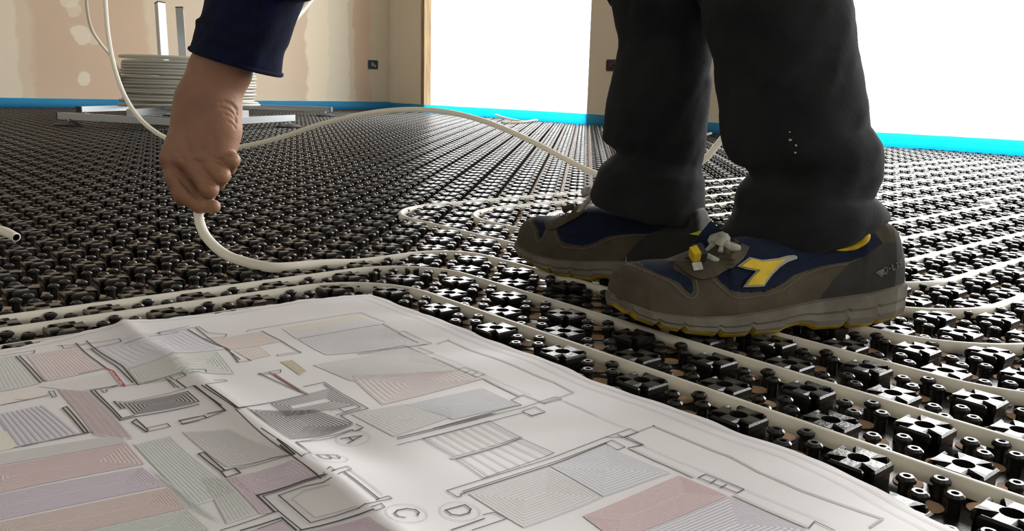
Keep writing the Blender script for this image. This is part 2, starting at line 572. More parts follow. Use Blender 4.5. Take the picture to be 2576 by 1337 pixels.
def panel_mesh(i0, j0, hi, keep):
    Vb, Fb, Vc, Fc, Vd, Fd = TPL[hi]
    Vs, F, mi = [], [], []
    n = 0

    def put(V, Fx, x, y, m):
        nonlocal n
        Vs.append(V + np.array([x, y, 0.0]))
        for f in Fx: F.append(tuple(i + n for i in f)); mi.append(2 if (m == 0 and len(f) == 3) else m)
        n += len(V)
    for i in range(NI):
        for j in range(NJ):
            if not keep(i0 + i, j0 + j): continue
            x, y = i * PITCHP, j * PITCHP
            h = PITCHP / 2
            put(np.array([(x - h, y - h, 0.003), (x + h, y - h, 0.003), (x + h, y + h, 0.003), (x - h, y + h, 0.003)]), [(0, 1, 2, 3)], 0, 0, 0)
            if (i + j) % 2 == 0: put(Vb, Fb, x, y, 0)
            else:
                put(Vc, Fc, x, y, 0)
                put(Vd, Fd, x, y, 1)
            put(Vd, Fd, x + h, y + h, 1)
    if not Vs: return None
    me = bpy.data.meshes.new('studded_heating_board')
    me.from_pydata(np.concatenate(Vs).tolist(), [], F)
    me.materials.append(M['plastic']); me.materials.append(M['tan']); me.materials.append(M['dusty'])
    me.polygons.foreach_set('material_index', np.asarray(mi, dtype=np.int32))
    me.update()
    return me


def inside(i, j):
    p = lat(i, j)
    r = p - CORNER
    return np.dot(r, NR) < -0.036 and np.dot(r, NL) < -0.036


def cell_state(i0, j0):
    II, JJ = np.meshgrid(np.arange(i0, i0 + NI), np.arange(j0, j0 + NJ), indexing='ij')
    P = np.stack([(II + JJ) * Q, (JJ - II) * Q, np.zeros(II.shape)], -1)
    ins = (((P - CORNER) @ NR) < -0.036) & (((P - CORNER) @ NL) < -0.036)
    uvp, w = pix(P)
    vis = (w > 0.12) & (uvp[..., 0] > -420) & (uvp[..., 0] < 3000) & (uvp[..., 1] < 1700)
    return ins, vis, w


SHARED = {}
PANELS = []
for i0 in range(-168, 29, NI):
    for j0 in range(-16, 97, NJ):
        ins, vis, w = cell_state(i0, j0)
        if not (ins & vis).any(): continue
        near = w[ins & vis].min()
        hi = near < 1.9
        if ins.all():
            if hi not in SHARED: SHARED[hi] = panel_mesh(0, 0, hi, lambda i, j: True)
            me = SHARED[hi]
        else:
            me = panel_mesh(i0, j0, hi, inside)
        o = bpy.data.objects.new('studded_heating_board', me)
        COL.objects.link(o)
        p = lat(i0, j0)
        o.location = p
        o.rotation_euler = (0, 0, -math.pi / 4)
        PANELS.append((near, i0, j0, o))
for near, i0, j0, o in PANELS:
    tag(o, 'black studded plastic heating board laid edge to edge with identical boards across the floor', 'floor heating board', 'black studded heating boards covering the floor', 'thing')

# ------------------------------------------------------------------ laid pipes
RP = 0.0061
ZP = TOP - RP + 0.0018


def bend_path(pts, r):
    """lattice corner points with rounded corners (r in pitches)"""
    P = [np.array(p, float) for p in pts]
    out = [P[0]]
    for k in range(1, len(P) - 1):
        a_ = P[k - 1] - P[k]; b_ = P[k + 1] - P[k]
        la, lb = np.linalg.norm(a_), np.linalg.norm(b_)
        rr = min(r, la * 0.49, lb * 0.49)
        s, e = P[k] + a_ / la * rr, P[k] + b_ / lb * rr
        for t in np.linspace(0, 1, 11):
            # circular-ish arc
            ang = t * math.pi / 2
            out.append(P[k] + (s - P[k]) * (1 - math.sin(ang)) + (e - P[k]) * (1 - math.cos(ang)))
    out.append(P[-1])
    dense = []
    for k in range(len(out) - 1):
        n = max(1, int(np.linalg.norm(out[k + 1] - out[k]) / 1.5))
        for t in range(n): dense.append(out[k] + (out[k + 1] - out[k]) * t / n)
    dense.append(out[-1])
    return [lat(p[0], p[1], ZP) for p in dense]


def laid_pipe(pts, r, label, extra=None, sides=12, dz=0.0):
    P = [q + np.array([0, 0, dz]) for q in bend_path(pts, r)]
    if extra is not None: P = extra + P
    o = mesh('heating_pipe', *tube(P, RP, sides), M['pipe'], smooth=True)
    tag(o, label, 'heating pipe', 'white heating pipes clipped between the studs')
    return o


laid_pipe([(-12.5, -14), (-12.5, -0.5), (9, -0.5)], 2.2, 'white pipe bending right along the edge of the paper plan, closest to it')
laid_pipe([(-13.5, -14), (-13.5, 1.5), (5.5, 1.5), (5.5, 12)], 2.2, 'white pipe running between the hand-held pipe and the one nearest the plan')
laid_pipe([(-11.5, -14), (-11.5, -2.5), (9, -2.5)], 2.2, 'white pipe mostly hidden under the far edge of the paper plan', dz=-0.0028)
loops = [(-22.5, 5.5, 0.5, 'outermost white pipe loop, its bend lying farthest left of the far shoe'),
         (-20.5, 7.5, -1.5, 'second white pipe loop, its bend just left of the far shoe toe'),
         (-18.5, 9.5, -3.5, 'third white pipe loop, passing under the far shoe and out behind the near heel'),
         (-16.5, 11.5, -5.5, 'fourth white pipe loop, hidden behind the shoes except at the ends'),
         (-14.5, 13.5, -7.5, 'white pipe loop whose bend shows in the gap between the two shoes')]
for (ia, jb, ic, lab) in loops:
    laid_pipe([(ia, 66 if ia > -20 else 58), (ia, jb), (ic, jb), (ic, 44 - ic)], 2.7, lab)
laid_pipe([(-12.5, 62), (-12.5, 15.5), (-9.5, 15.5), (-9.5, 31.2), (-10.5, 31.2), (-10.5, 58)], 1.6, 'innermost white pipe with a sideways kink, at the far right of the laid loops')

# ------------------------------------------------------------------ the paper plan
PZ = 0.0198
PO = np.array([-0.4007, 0.2859, PZ])
EB = np.array([-0.7205, -0.6935, 0.0]); EA = np.array([0.6913, -0.7226, 0.0])
EAB = np.linalg.inv(np.array([[EA[0], EB[0]], [EA[1], EB[1]]]))
A_MAX, B_MAX = 0.80, 0.60
LB = np.array([0, .0765, .1494, .1934, .2537, .2764, .34, .45, .62]); LA = np.array([0, -.0125, -.0150, -.0165, -.0150, -.0160, -.004, 0, 0]) + 0.003
RA = np.array([0, .1216, .2374, .336, .4094, .5008, .5595, .6103, .82]); RB = np.array([0, -.0059, -.0093, -.0080, -.0140, -.0200, -.0120, 0, 0])


def paper_h(a, b):
    """height of the sheet over the studs: two folds, a soft lift between them and small ripples"""
    d1 = b - 0.241
    h = 0.0065 * np.exp(-np.abs(d1) / 0.017) + 0.0028 * np.exp(-((d1 + 0.03) / 0.05) ** 2)
    d2 = a - 0.1105
    h = h + 0.0026 * np.exp(-np.abs(d2) / 0.03)
    h = h + 0.0035 * np.exp(-((a - 0.36) / 0.07) ** 2 - ((b - 0.235) / 0.03) ** 2)
    h = h - 0.0035 * np.exp(-((a - 0.33) / 0.06) ** 2 - ((b - 0.205) / 0.022) ** 2)
    h = h + 0.0016 * np.sin(a * 23 + 1.0) * np.sin(b * 17 + 0.5) + 0.0008 * np.sin(a * 51 + b * 33)
    ed = np.minimum(a + 0.012, b + 0.012)
    h = h + 0.0007 * np.exp(-np.maximum(ed, 0) / 0.02) * (0.6 + 0.4 * np.sin(a * 95 + b * 120))
    return PZ + np.maximum(h * 0.9, -0.0009)


def paper_pt(a, b, off=0.0):
    p = PO + EA * a + EB * b
    return np.array([p[0], p[1], float(paper_h(a, b)) + off])


def to_ab(px, py):
    z = PZ
    for _ in range(6):
        p = on(px, py, z)
        a, b = EAB @ (p[:2] - PO[:2])
        z = 0.5 * z + 0.5 * float(paper_h(a, b))
    return a, b


plan = empty('floor_plan', PO)
NA, NB = 190, 140
V, F, MI = [], [], []
for k in range(NA + 1):
    for l in range(NB + 1):
        a = A_MAX * k / NA; b = B_MAX * l / NB
        a0 = float(np.interp(b, LB, LA)) + 0.0012 * math.sin(b * 160) + 0.0008 * math.sin(b * 410)
        b0 = float(np.interp(a, RA, RB)) + 0.0008 * math.sin(a * 140)
        V.append(paper_pt(a + a0 * (1 - a / A_MAX), b + b0 * (1 - b / B_MAX)))
for k in range(NA):
    for l in range(NB):
        q = k * (NB + 1) + l
        F.append((q, q + NB + 1, q + NB + 2, q + 1))
M['paper'] = mat('plan_paper', (0.655, 0.635, 0.645), 0.55, spec=0.35, var=0.03, scale=9)
INK = {'K': (0.05, 0.045, 0.045), 'G': (0.24, 0.235, 0.24), 'r': (0.50, 0.20, 0.20), 'R': (0.42, 0.08, 0.07), 'b': (0.33, 0.37, 0.48), 'v': (0.42, 0.32, 0.45), 'g': (0.36, 0.43, 0.36), 'o': (0.52, 0.32, 0.22), 'y': (0.62, 0.48, 0.20), 'm': (0.50, 0.25, 0.38), 'e': (0.42, 0.42, 0.42)}
TINT = {'pr': (0.68, 0.56, 0.55), 'pp': (0.70, 0.60, 0.58), 'pb': (0.58, 0.62, 0.69), 'pg': (0.58, 0.64, 0.56), 'pv': (0.63, 0.57, 0.65), 'po': (0.71, 0.59, 0.50), 'py': (0.70, 0.67, 0.46), 'pe': (0.62, 0.62, 0.61), 'pn': (0.60, 0.56, 0.54), 'pc': (0.60, 0.65, 0.64)}
PM = [M['paper']]
PIDX = {}
for k_, c_ in list(INK.items()):
    c_ = c_ if k_ in 'KR' else tuple(x * .62 + y * .38 for x, y in zip(c_, (.655, .635, .645)))
    PIDX[k_] = len(PM); PM.append(mat('ink_' + k_, c_, 0.6, spec=0.25))
for k_, c_ in list(TINT.items()):
    PIDX[k_] = len(PM); PM.append(mat('tint_' + k_, tuple(x * .34 + y * .64 for x, y in zip(c_, (.655, .635, .645))), 0.55, spec=0.3))
PB = MB()
PB.add(V, F, 0, True)
ZM = {'a': (0, 830, 4.456), 'b': (0, 1080, 5.152), 'c': (450, 850, 2.804), 'd': (450, 1080, 2.749), 'e': (900, 740, 2.3083), 'f': (1000, 1040, 2.016), '4': (0, 730, 2.2022), '5': (700, 730, 2.2022), '6': (1400, 930, 2.862)}


def zab(z, x, y):
    ox, oy, s = ZM[z]
    return np.array(to_ab(ox + x / s, oy + y / s))


def ink(pts, w, c, off=0.0005):
    """a drawn line, given in sheet coordinates, lying on the sheet"""
    Vr, Fr = [], []
    for k in range(len(pts) - 1):
        p, q = np.asarray(pts[k]), np.asarray(pts[k + 1])
        L = np.linalg.norm(q - p)
        if L < 1e-5: continue
        d = (q - p) / L; nn = np.array([-d[1], d[0]]) * w / 2
        n = max(1, int(L / 0.008))
        b0 = len(Vr)
        for t in range(n + 1):
            x = p + d * (L * t / n)
            if t == 0: x = x - d * w / 2
            if t == n: x = x + d * w / 2
            Vr.append(paper_pt(*(x + nn), off)); Vr.append(paper_pt(*(x - nn), off))
        for t in range(n): Fr.append((b0 + 2 * t, b0 + 2 * t + 1, b0 + 2 * t + 3, b0 + 2 * t + 2))
    if Vr: PB.add(Vr, Fr, PIDX[c])


def ln(z, pts, w=0.0006, c='K'):
    ink([zab(z, *p) for p in pts], w, c)


def quad(z, q):
    return [zab(z, *p) for p in q]


def bil(Qd, s, t):
    return (Qd[0] * (1 - s) + Qd[1] * s) * (1 - t) + (Qd[3] * (1 - s) + Qd[2] * s) * t


def tint(Qd, c, off=0.00025):
    n = 14
    Vr = [paper_pt(*bil(Qd, i / n, j / n), off) for j in range(n + 1) for i in range(n + 1)]
    Fr = [(j * (n + 1) + i, j * (n + 1) + i + 1, (j + 1) * (n + 1) + i + 1, (j + 1) * (n + 1) + i) for j in range(n) for i in range(n)]
    PB.add(Vr, Fr, PIDX[c], True)


def spiral(z, q, n, c, t=None, w=0.0005, stop=0.5):
    Qd = quad(z, q)
    if t: tint(Qd, t)
    W = np.linalg.norm(Qd[1] - Qd[0]); H = np.linalg.norm(Qd[3] - Qd[0])
    m = min(W, H)
    for k in range(n):
        f = stop * (k + 0.4) / n * m
        a, b = f / W, f / H
        ink([bil(Qd, a, b), bil(Qd, 1 - a, b), bil(Qd, 1 - a, 1 - b), bil(Qd, a, 1 - b), bil(Qd, a, b)], w, c)


def hatch(z, q, n, c, t=None, w=0.0005, across=False):
    Qd = quad(z, q)
    if t: tint(Qd, t)
    for k in range(n):
        f = (k + 0.5) / n
        cc = c[k % len(c)]
        if across: ink([bil(Qd, 0.02, f), bil(Qd, 0.98, f)], w, cc)
        else: ink([bil(Qd, f, 0.02), bil(Qd, f, 0.98)], w, cc)


DW, NW = 0.0010, 0.0006
# coloured rooms
hatch('a', [(290, 290), (870, 185), (1190, 445), (520, 585)], 17, 'r', 'pp', 0.0004)
hatch('a', [(-250, 370), (170, 310), (440, 610), (-150, 730)], 12, 'gb', 'pg', 0.0004)
spiral('4', [(520, 315), (1040, 222), (1262, 332), (705, 440)], 8, 'v', 'pb', 0.0004)
spiral('4', [(705, 442), (1205, 345), (1305, 470), (765, 515)], 6, 'g', 'pg')
spiral('4', [(1150, 282), (1445, 232), (1560, 285), (1275, 335)], 8, 'o', 'po', 0.0004)
hatch('4', [(1295, 340), (1440, 310), (1505, 365), (1385, 392)], 8, 'o', 'po', 0.0004)
hatch('5', [(20, 215), (440, 138), (570, 192), (100, 272)], 8, 'yb', 'py', 0.0004, True)
tint(quad('5', [(60, 245), (500, 160), (570, 192), (100, 272)]), 'pb', 0.0003)
spiral('5', [(110, 275), (590, 197), (830, 302), (265, 362)], 8, 'v', 'pc', 0.0004)
spiral('5', [(190, 418), (725, 318), (1010, 445), (400, 505)], 9, 'e', 'pe', 0.0004)
spiral('5', [(395, 475), (1010, 447), (1140, 492), (575, 640)], 9, 'r', 'pr', 0.0004)
spiral('5', [(400, 690), (700, 635), (960, 705), (640, 815)], 8, 'e', 'pe', 0.0004)
spiral('5', [(700, 640), (1130, 545), (1330, 640), (970, 720)], 9, 'b', 'pb', 0.0004)
hatch('4', [(1550, 400), (1620, 390), (1700, 450), (1660, 475)], 6, 'y', 'py', 0.0008)
tint(quad('a', [(430, 640), (1230, 490), (1320, 630), (900, 690)]), 'pn')
tint(quad('a', [(0, 720), (430, 640), (540, 750), (0, 850)]), 'po')
hatch('a', [(640, 660), (980, 690), (1500, 1230), (1060, 1190)], 16, 'rgmrvgm', 'pr', 0.0006)
hatch('a', [(-60, 960), (480, 850), (880, 1170), (190, 1310)], 10, 'b', 'pv', 0.0011)
tint(quad('b', [(-80, 60), (110, 30), (250, 235), (-60, 310)]), 'py')
spiral('b', [(-400, 560), (1650, 190), (1885, 458), (-420, 930)], 10, 'r', 'pr', 0.0006)
hatch('b', [(-100, 340), (1640, 60), (1650, 180), (-400, 540)], 9, 'e', 'pn', 0.0004, True)
spiral('b', [(-420, 950), (1850, 500), (2150, 742), (-250, 1240)], 9, 'v', 'pv', 0.0006)
spiral('b', [(-200, 1260), (2180, 768), (2420, 1030), (-60, 1560)], 9, 'o', 'pr', 0.0006)
spiral('b', [(-60, 1570), (2430, 1050), (2720, 1310), (300, 1800)], 8, 'g', 'pg', 0.0005)
hatch('b', [(1730, 200), (2200, 85), (3080, 830), (2480, 1010)], 12, 'g', 'pc', 0.0005)
hatch('b', [(1900, 470), (2430, 900), (2900, 1240), (2440, 1040)], 6, 'g', None, 0.0005)
hatch('d', [(20, 20), (340, 0), (760, 170), (330, 265)], 13, 'e', 'pe', 0.0005)
spiral('d', [(325, 345), (790, 218), (955, 322), (545, 462)], 7, 'm', 'pv', 0.0005)
hatch('d', [(325, 345), (400, 330), (640, 585), (560, 590)], 3, 'm', 'pv', 0.0006)
hatch('d', [(150, 330), (310, 345), (540, 590), (330, 660)], 8, 'g', 'pc', 0.0005)
spiral('d', [(845, 720), (1310, 612), (1470, 715), (1060, 830)], 8, 'm', 'pv', 0.0005)
spiral('d', [(420, 730), (705, 645), (800, 720), (520, 800)], 5, 'm', 'pv', 0.0005)
spiral('f', [(355, 412), (760, 278), (1040, 430), (640, 585)], 10, 'e', 'pe', 0.0004)
spiral('f', [(772, 272), (1060, 168), (1390, 305), (1045, 428)], 10, 'b', 'pb', 0.0004)
spiral('6', [(190, 1060), (885, 768), (1235, 915), (430, 1235)], 11, 'r', 'pr', 0.0005)
spiral('6', [(435, 1240), (1245, 918), (1800, 1160), (1010, 1480)], 10, 'v', 'pb', 0.0005)
# drawn black spirals
spiral('a', [(1375, 832), (2110, 690), (2250, 815), (1500, 962)], 6, 'K', None, 0.0008)
spiral('c', [(640, 470), (1060, 370), (1240, 480), (760, 560)], 5, 'K', None, 0.0007, 0.42)
spiral('c', [(492, 513), (960, 512), (1225, 612), (800, 722)], 10, 'K', None, 0.0007)
# walls and lines
for pts in ([(850, 155), (1030, 320), (1190, 440)], [(970, 130), (1060, 215), (1400, 450), (1550, 625)], [(1020, 220), (1210, 360), (1340, 450), (1490, 600)],
            [(175, 305), (455, 605)], [(220, 300), (490, 585), (525, 578)], [(1015, 690), (1320, 630)], [(1015, 690), (1350, 1025), (1510, 985), (2228, 845)], [(1065, 690), (1365, 1002), (1500, 970)],
            [(700, 885), (745, 870), (990, 1160), (945, 1165), (700, 885)], [(1480, 1045), (1525, 1012), (1660, 1135), (1640, 1155), (1480, 1045)],
            [(2165, 635), (2480, 860)], [(1975, 575), (2085, 660)], [(1280, 815), (1360, 895)], [(1340, 830), (1400, 890)]):
    ln('a', pts, DW)
for pts in ([(0, 300), (390, 235), (380, 270), (0, 330)], [(650, 185), (690, 180), (715, 215), (960, 170)], [(650, 185), (1340, 105), (1360, 140), (950, 230)], [(1130, 680), (1165, 712), (1205, 700), (1185, 680), (1320, 640)],
            [(1330, 640), (1890, 565), (2010, 665)], [(1545, 625), (1850, 540), (2040, 485), (2085, 522), (1950, 570)], [(1850, 540), (1960, 655)], [(1900, 530), (1950, 570)], [(0, 855), (570, 735), (545, 700), (600, 692), (635, 755), (590, 768), (570, 735)], [(160, 1330), (1045, 1155)], [(250, 1318), (945, 1165)],
            [(1640, 1155), (1910, 1095), (1875, 1060), (1650, 1110)], [(2010, 1030), (2228, 985)], [(2050, 1068), (2228, 1030)], [(2010, 1030), (2050, 1068)], [(1270, 810), (1400, 820), (2165, 635)], [(880, 505), (1190, 440)], [(1750, 45), (1800, 60), (1780, 35), (2120, -35)], [(1400, 160), (1580, 97), (2000, 30)], [(2040, 470), (2228, 480)]):
    ln('a', pts, NW)
ln('a', [(1200, 445), (1265, 470), (1400, 640)], 0.0016, 'R'); ln('a', [(1240, 470), (1370, 620)], 0.0016, 'r'); ln('a', [(180, 785), (330, 790)], 0.001, 'o')
for pts in ([(1040, 222), (1265, 335), (1320, 405)], [(1085, 212), (1330, 390)], [(1450, 230), (1670, 350)], [(1435, 465), (1700, 582)], [(1140, 530), (1320, 660), (1360, 655)], [(1080, 535), (1245, 670), (1150, 690)]):
    ln('4', pts, DW)
for pts in ([(875, 240), (1050, 215), (1100, 205), (1150, 240), (1255, 248), (1250, 262), (1140, 275)], [(1320, 405), (1395, 395), (1370, 385)], [(1670, 350), (1540, 370), (1535, 362), (1650, 345)], [(1430, 470), (1555, 445), (1555, 460), (1435, 475)], [(1365, 235), (1380, 225), (1982, 128)], [(1190, 505), (1240, 500), (1260, 508), (1140, 525)], [(1000, 470), (1140, 445), (1145, 460)]):
    ln('4', pts, NW)
ln('4', [(1520, 470), (1655, 555)], 0.0014, 'R')
for pts in ([(880, 350), (1025, 318), (1335, 505), (1140, 555), (1225, 610)], [(1025, 335), (1280, 495), (1170, 527)], [(160, 340), (400, 500), (470, 495)], [(640, 250), (900, 405), (405, 500)], [(0, 590), (175, 555), (195, 572), (20, 615)], [(195, 572), (330, 520), (105, 345)]):
    ln('c', pts, 0.0008)
for pts in ([(1250, 615), (1300, 640), (1270, 660), (1235, 665), (1225, 655), (830, 745), (900, 800)], [(1065, 520), (1240, 480)], [(1110, 550), (1290, 505)], [(1130, 505), (1165, 527)], [(680, 262), (915, 405)], [(400, 510), (1000, 1000)], [(480, 500), (790, 725), (1225, 620)], [(490, 492), (1050, 368)]):
    ln('c', pts, NW)
for pts in ([(135, 175), (175, 165), (315, 290), (290, 300), (135, 175)], [(290, 300), (385, 275), (425, 310), (325, 340), (290, 300)], [(680, 80), (800, 180)], [(700, 118), (780, 185)], [(540, 465), (860, 365), (1010, 320)], [(540, 465), (660, 580)], [(1145, 310), (1380, 490)], [(840, 707), (1240, 600), (1340, 565)], [(430, 707), (710, 620), (810, 707)]):
    ln('d', pts, DW)
for pts in ([(390, 275), (650, 205), (790, 185)], [(400, 287), (650, 222), (805, 178)], [(570, 0), (700, 90), (850, 200), (870, 190), (915, 178), (810, 100), (1000, 60), (1190, 10), (1215, 20), (1260, 0)], [(580, 470), (880, 370), (1010, 330)], [(580, 470), (690, 575)], [(690, 465), (860, 405), (1000, 375), (1050, 345), (1195, 290), (1165, 270), (1020, 322)], [(690, 465), (910, 655), (1240, 555), (1290, 525), (1475, 490), (1450, 472), (1390, 490), (1240, 555)],
            [(1000, 310), (1045, 275), (1075, 295), (1020, 322)], [(1335, 550), (1400, 525), (1425, 550), (1370, 575), (1335, 565)], [(290, 707), (660, 580), (690, 575), (850, 707)], [(540, 700), (710, 640)], [(960, 325), (790, 200)]):
    ln('d', pts, NW)
for pts in ([(780, 490), (870, 430), (1040, 390)], [(780, 490), (940, 620), (1230, 540)], [(1180, 290), (1410, 460)]):
    ln('d', pts, 0.0005, 'G')
for pts in ([(440, 785), (900, 660), (950, 650), (890, 620), (960, 590), (1085, 640)],):
    ln('e', pts, 0.0008)
for pts in ([(0, 115), (20, 110), (160, 165)], [(235, 226), (270, 218), (430, 290), (0, 355)], [(280, 305), (390, 352), (440, 345), (345, 310)], [(585, 440), (620, 430), (740, 470), (690, 487), (585, 440)], [(620, 462), (652, 450)], [(655, 475), (690, 462)], [(955, 685), (1030, 660), (1090, 690), (1010, 715), (955, 685)], [(480, 785), (960, 665), (1150, 600), (1185, 615), (1080, 640)], [(235, 230), (350, 285)], [(0, 350), (280, 300)]):
    ln('e', pts, NW)
for pts in ([(460, 290), (525, 270), (720, 350), (1035, 475), (1140, 515), (1255, 575), (1085, 635)],):
    ln('e', pts, 0.0012, 'G')
for pts in ([(150, 175), (240, 225)], [(440, 372), (590, 440)], [(735, 495), (930, 592)]):
    ln('e', pts, 0.0024, 'e')
for pts in ([(1145, 605), (1385, 710)], [(440, 350), (700, 455), (1010, 590)]):
    ln('e', pts, 0.0004, 'G')
for pts in ([(0, 128), (480, 5)], [(335, 410), (770, 270), (1060, 155)], [(1115, 112), (1240, 165), (1170, 180)], [(275, 599), (440, 540)]):
    ln('f', pts, 0.0009)
for pts in ([(0, 165), (640, 0)], [(0, 137), (500, 5)], [(250, 398), (305, 432), (325, 425), (320, 415), (345, 412)], [(250, 398), (1055, 125), (1180, 82), (1220, 100), (1150, 125), (1055, 125)], [(330, 402), (760, 262), (1050, 155)], [(1050, 155), (1090, 140), (1155, 175), (1115, 190), (1050, 155)], [(435, 520), (490, 508), (555, 540), (380, 599)], [(640, 0), (680, 15), (740, 0)]):
    ln('f', pts, NW)
hatch('f', [(125, 132), (465, 42), (625, 125), (285, 225)], 8, 'G', None, 0.0006); spiral('f', [(125, 132), (465, 42), (625, 125), (285, 225)], 1, 'K', None, 0.0005, 0.01)
hatch('f', [(295, 238), (625, 130), (795, 205), (435, 335)], 7, 'G', None, 0.0006); spiral('f', [(295, 238), (625, 130), (795, 205), (435, 335)], 1, 'K', None, 0.0005, 0.01)
ln('f', [(280, 232), (625, 126)], 0.0028, 'e')
for pts in ([(500, 485), (700, 410), (1250, 630), (1450, 740), (1750, 870), (2350, 1080), (2260, 1140)],):
    ln('6', pts, 0.0014, 'G')
for pts in ([(540, 575), (770, 680), (980, 775)], [(1290, 915), (1490, 1005), (1790, 1135)]):
    ln('6', pts, 0.0026, 'e')
for pts in ([(1075, 760), (1350, 870), (1300, 895), (1020, 785), (1075, 760)], [(1110, 825), (1150, 800)], [(1180, 858), (1225, 835)], [(1815, 1150), (1860, 1100), (2000, 1165)], [(500, 485), (630, 550)]):
    ln('6', pts, 0.0007)
for pts in ([(610, 545), (1080, 745), (1360, 870), (1950, 1110)], [(60, 230), (340, 360), (520, 430)]):
    ln('6', pts, 0.0004, 'G')
# frame line along the sheet edges
for off, w in ((0.006, 0.0005), (0.016, 0.0004)):
    ink([(a_, float(np.interp(a_, RA, RB)) + off) for a_ in np.linspace(0.008, A_MAX, 60)], w, 'G')
ink([(float(np.interp(b_, LB, LA)) + 0.009, b_) for b_ in np.linspace(0.006, 0.55, 60)], 0.0005, 'G')
# letters in circles, read from the near side of the sheet
GL = {'A': [[(0, 0), (.5, 1), (1, 0)], [(.2, .38), (.8, .38)]],
      'B': [[(0, 0), (0, 1), (.6, 1), (.82, .88), (.82, .64), (.6, .52), (0, .52)], [(.6, .52), (.95, .4), (.95, .12), (.7, 0), (0, 0)]],
      'C': [[(.95, .8), (.7, 1), (.3, 1), (0, .72), (0, .28), (.3, 0), (.7, 0), (.95, .2)]],
      'D': [[(0, 0), (0, 1), (.6, 1), (.95, .72), (.95, .28), (.6, 0), (0, 0)]]}
for ch, z, x, y in (('A', 'c', 1230, 717), ('B', 'd', 1045, 205), ('C', 'f', 48, 514), ('D', 'f', 318, 502)):
    ca, cb = zab(z, x, y)
    for st in GL[ch]:
        ink([(ca + (u - .5) * 0.009, cb - (v - .5) * 0.0125) for u, v in st], 0.0009, 'K')
    ink([(ca + 0.0105 * math.cos(t), cb + 0.0105 * math.sin(t)) for t in np.linspace(0, 2 * math.pi, 29)], 0.0004, 'b')
PB.build('plan_sheet', PM, plan)
tag(plan, 'large creased paper floor plan with coloured heating loops spread over the studs', 'floor plan')

# ------------------------------------------------------------------ pipe decoiler with its coil, by the plasterboard wall
dec = empty('decoiler_stand', on(475, 290, TOP))
ZB = 0.055
g = lambda x, y, z=ZB: on(x, y, z)
ends = {'a': (g(152, 291), g(486, 309.5)), 'b': (g(478, 310), g(736, 296.5)), 'c': (g(200, 275), g(470, 266.5)), 'd': (g(470, 263), g(832, 275.5))}
mid = (ends['a'][1] + ends['d'][0]) / 2
for k_, (p, q) in ends.items():
    o = mesh('rail', *bar(p, q, 0.03, 0.027), M['alu'], dec)
    for e, dr in ((p, p - q), (q, q - p)):
        dr = dr / np.linalg.norm(dr)
        mesh('end_cap', *bar(e + dr * 0.0005, e + dr * 0.006, 0.031, 0.028), M['darkcap'], o)
mesh('rail', *bar(ends['a'][1] * 0.55 + ends['a'][0] * 0.45 + (0, 0, .027), ends['d'][0] * 0.55 + ends['d'][1] * 0.45 + (0, 0, .027), 0.03, 0.027), M['alu'], dec)
mesh('rail', *bar(ends['b'][0] * 0.5 + ends['b'][1] * 0.5 + (0, 0, .027), ends['c'][1] * 0.5 + ends['c'][0] * 0.5 + (0, 0, .027), 0.03, 0.027), M['alu'], dec)
for p in (g(172, 293), g(726, 299), g(214, 275), g(818, 276)):
    f = np.array([p[0], p[1], TOP])
    fo = mesh('foot', *lathe([(0.056, 0), (0.057, 0.005), (0.040, 0.012), (0.014, 0.018)], 24, f), M['rubber'], dec, smooth=False)
    mesh('spindle', *tube([f + (0, 0, .017), f + (0, 0, ZB - TOP - 0.01)], 0.0045, 10), M['alu'], fo)
# coil axis and the posts that hold the coil
CC = at(480, 262, 4.05); CC[2] = 0.098
RO = 0.285
hd = np.array([FWD[0], FWD[1], 0]); hd /= np.linalg.norm(hd)
hr = np.array([hd[1], -hd[0], 0])
pts = []
for (x, y, dep) in ((402, 11, CC), (450, 24, CC)):
    pass
for (px_, pyt, dd, upv) in ((402, 9, -0.17, (0.62, 0.78, 0)), (452, 22, 0.13, (0.95, 0.3, 0))):
    d0 = np.dot(CC - CAM, FWD) + dd
    tp = at(px_, pyt, d0); bt = at(px_ + 17, 262, d0)
    po_ = mesh('post', *bar(np.array([bt[0], bt[1], ZB]), tp, 0.034, 0.034, up=upv), M['alu'], dec)
    dr = (tp - bt) / np.linalg.norm(tp - bt)
    mesh('end_cap', *bar(tp, tp + dr * 0.005, 0.035, 0.035, up=upv), M['darkcap'], po_)
for (ax, ay) in ((0.12, -0.10), (0.13, 0.12)):
    b_ = CC + hr * ax + hd * ay
    po_ = mesh('post', *bar(np.array([b_[0], b_[1], ZB]), np.array([b_[0] + hr[0] * 0.01, b_[1], 0.47]), 0.034, 0.034, up=(0.5, 0.8, 0)), M['alu'], dec)
tag(dec, 'aluminium pipe decoiler stand on round feet holding the white coil', 'decoiler stand')
M['coil'] = mat('white_pipe_coil', (0.70, 0.69, 0.62), 0.35, spec=0.35, trans=0.4)
cb_ = MB()
rnd = random.Random(3)
RC = 0.0062
nl = 16
for lay in range(nl):
    z = CC[2] + lay * 0.0137
    f = lay / (nl - 1)
    bulge = 0.012 * math.sin(f * math.pi) - 0.006
    for q, rad in enumerate((RO, RO - 0.0128, RO - 0.12)):
        if lay == 0 and q == 0: rad += 0.030
        if lay == 1 and q == 0: rad += 0.020
        if lay == nl - 1 and q == 0: rad += 0.012
        r0 = rad + bulge + rnd.uniform(-.003, .003)
        tz = 0.012 * rnd.uniform(-.4, .4) + (0.008 if lay in (0, 1, nl - 1) else 0)
        ph = rnd.uniform(0, 6.3)
        P = [CC + np.array([0, 0, z - CC[2] + tz * math.sin(t + ph)]) + hr * (r0 + .002 * math.sin(3 * t + ph)) * math.cos(t) + hd * (r0 + .002 * math.sin(2 * t)) * math.sin(t) for t in np.linspace(0, 2 * math.pi, 65)[:-1]]
        cb_.add(*tube(P, RC, 7, False, True), 0, True)
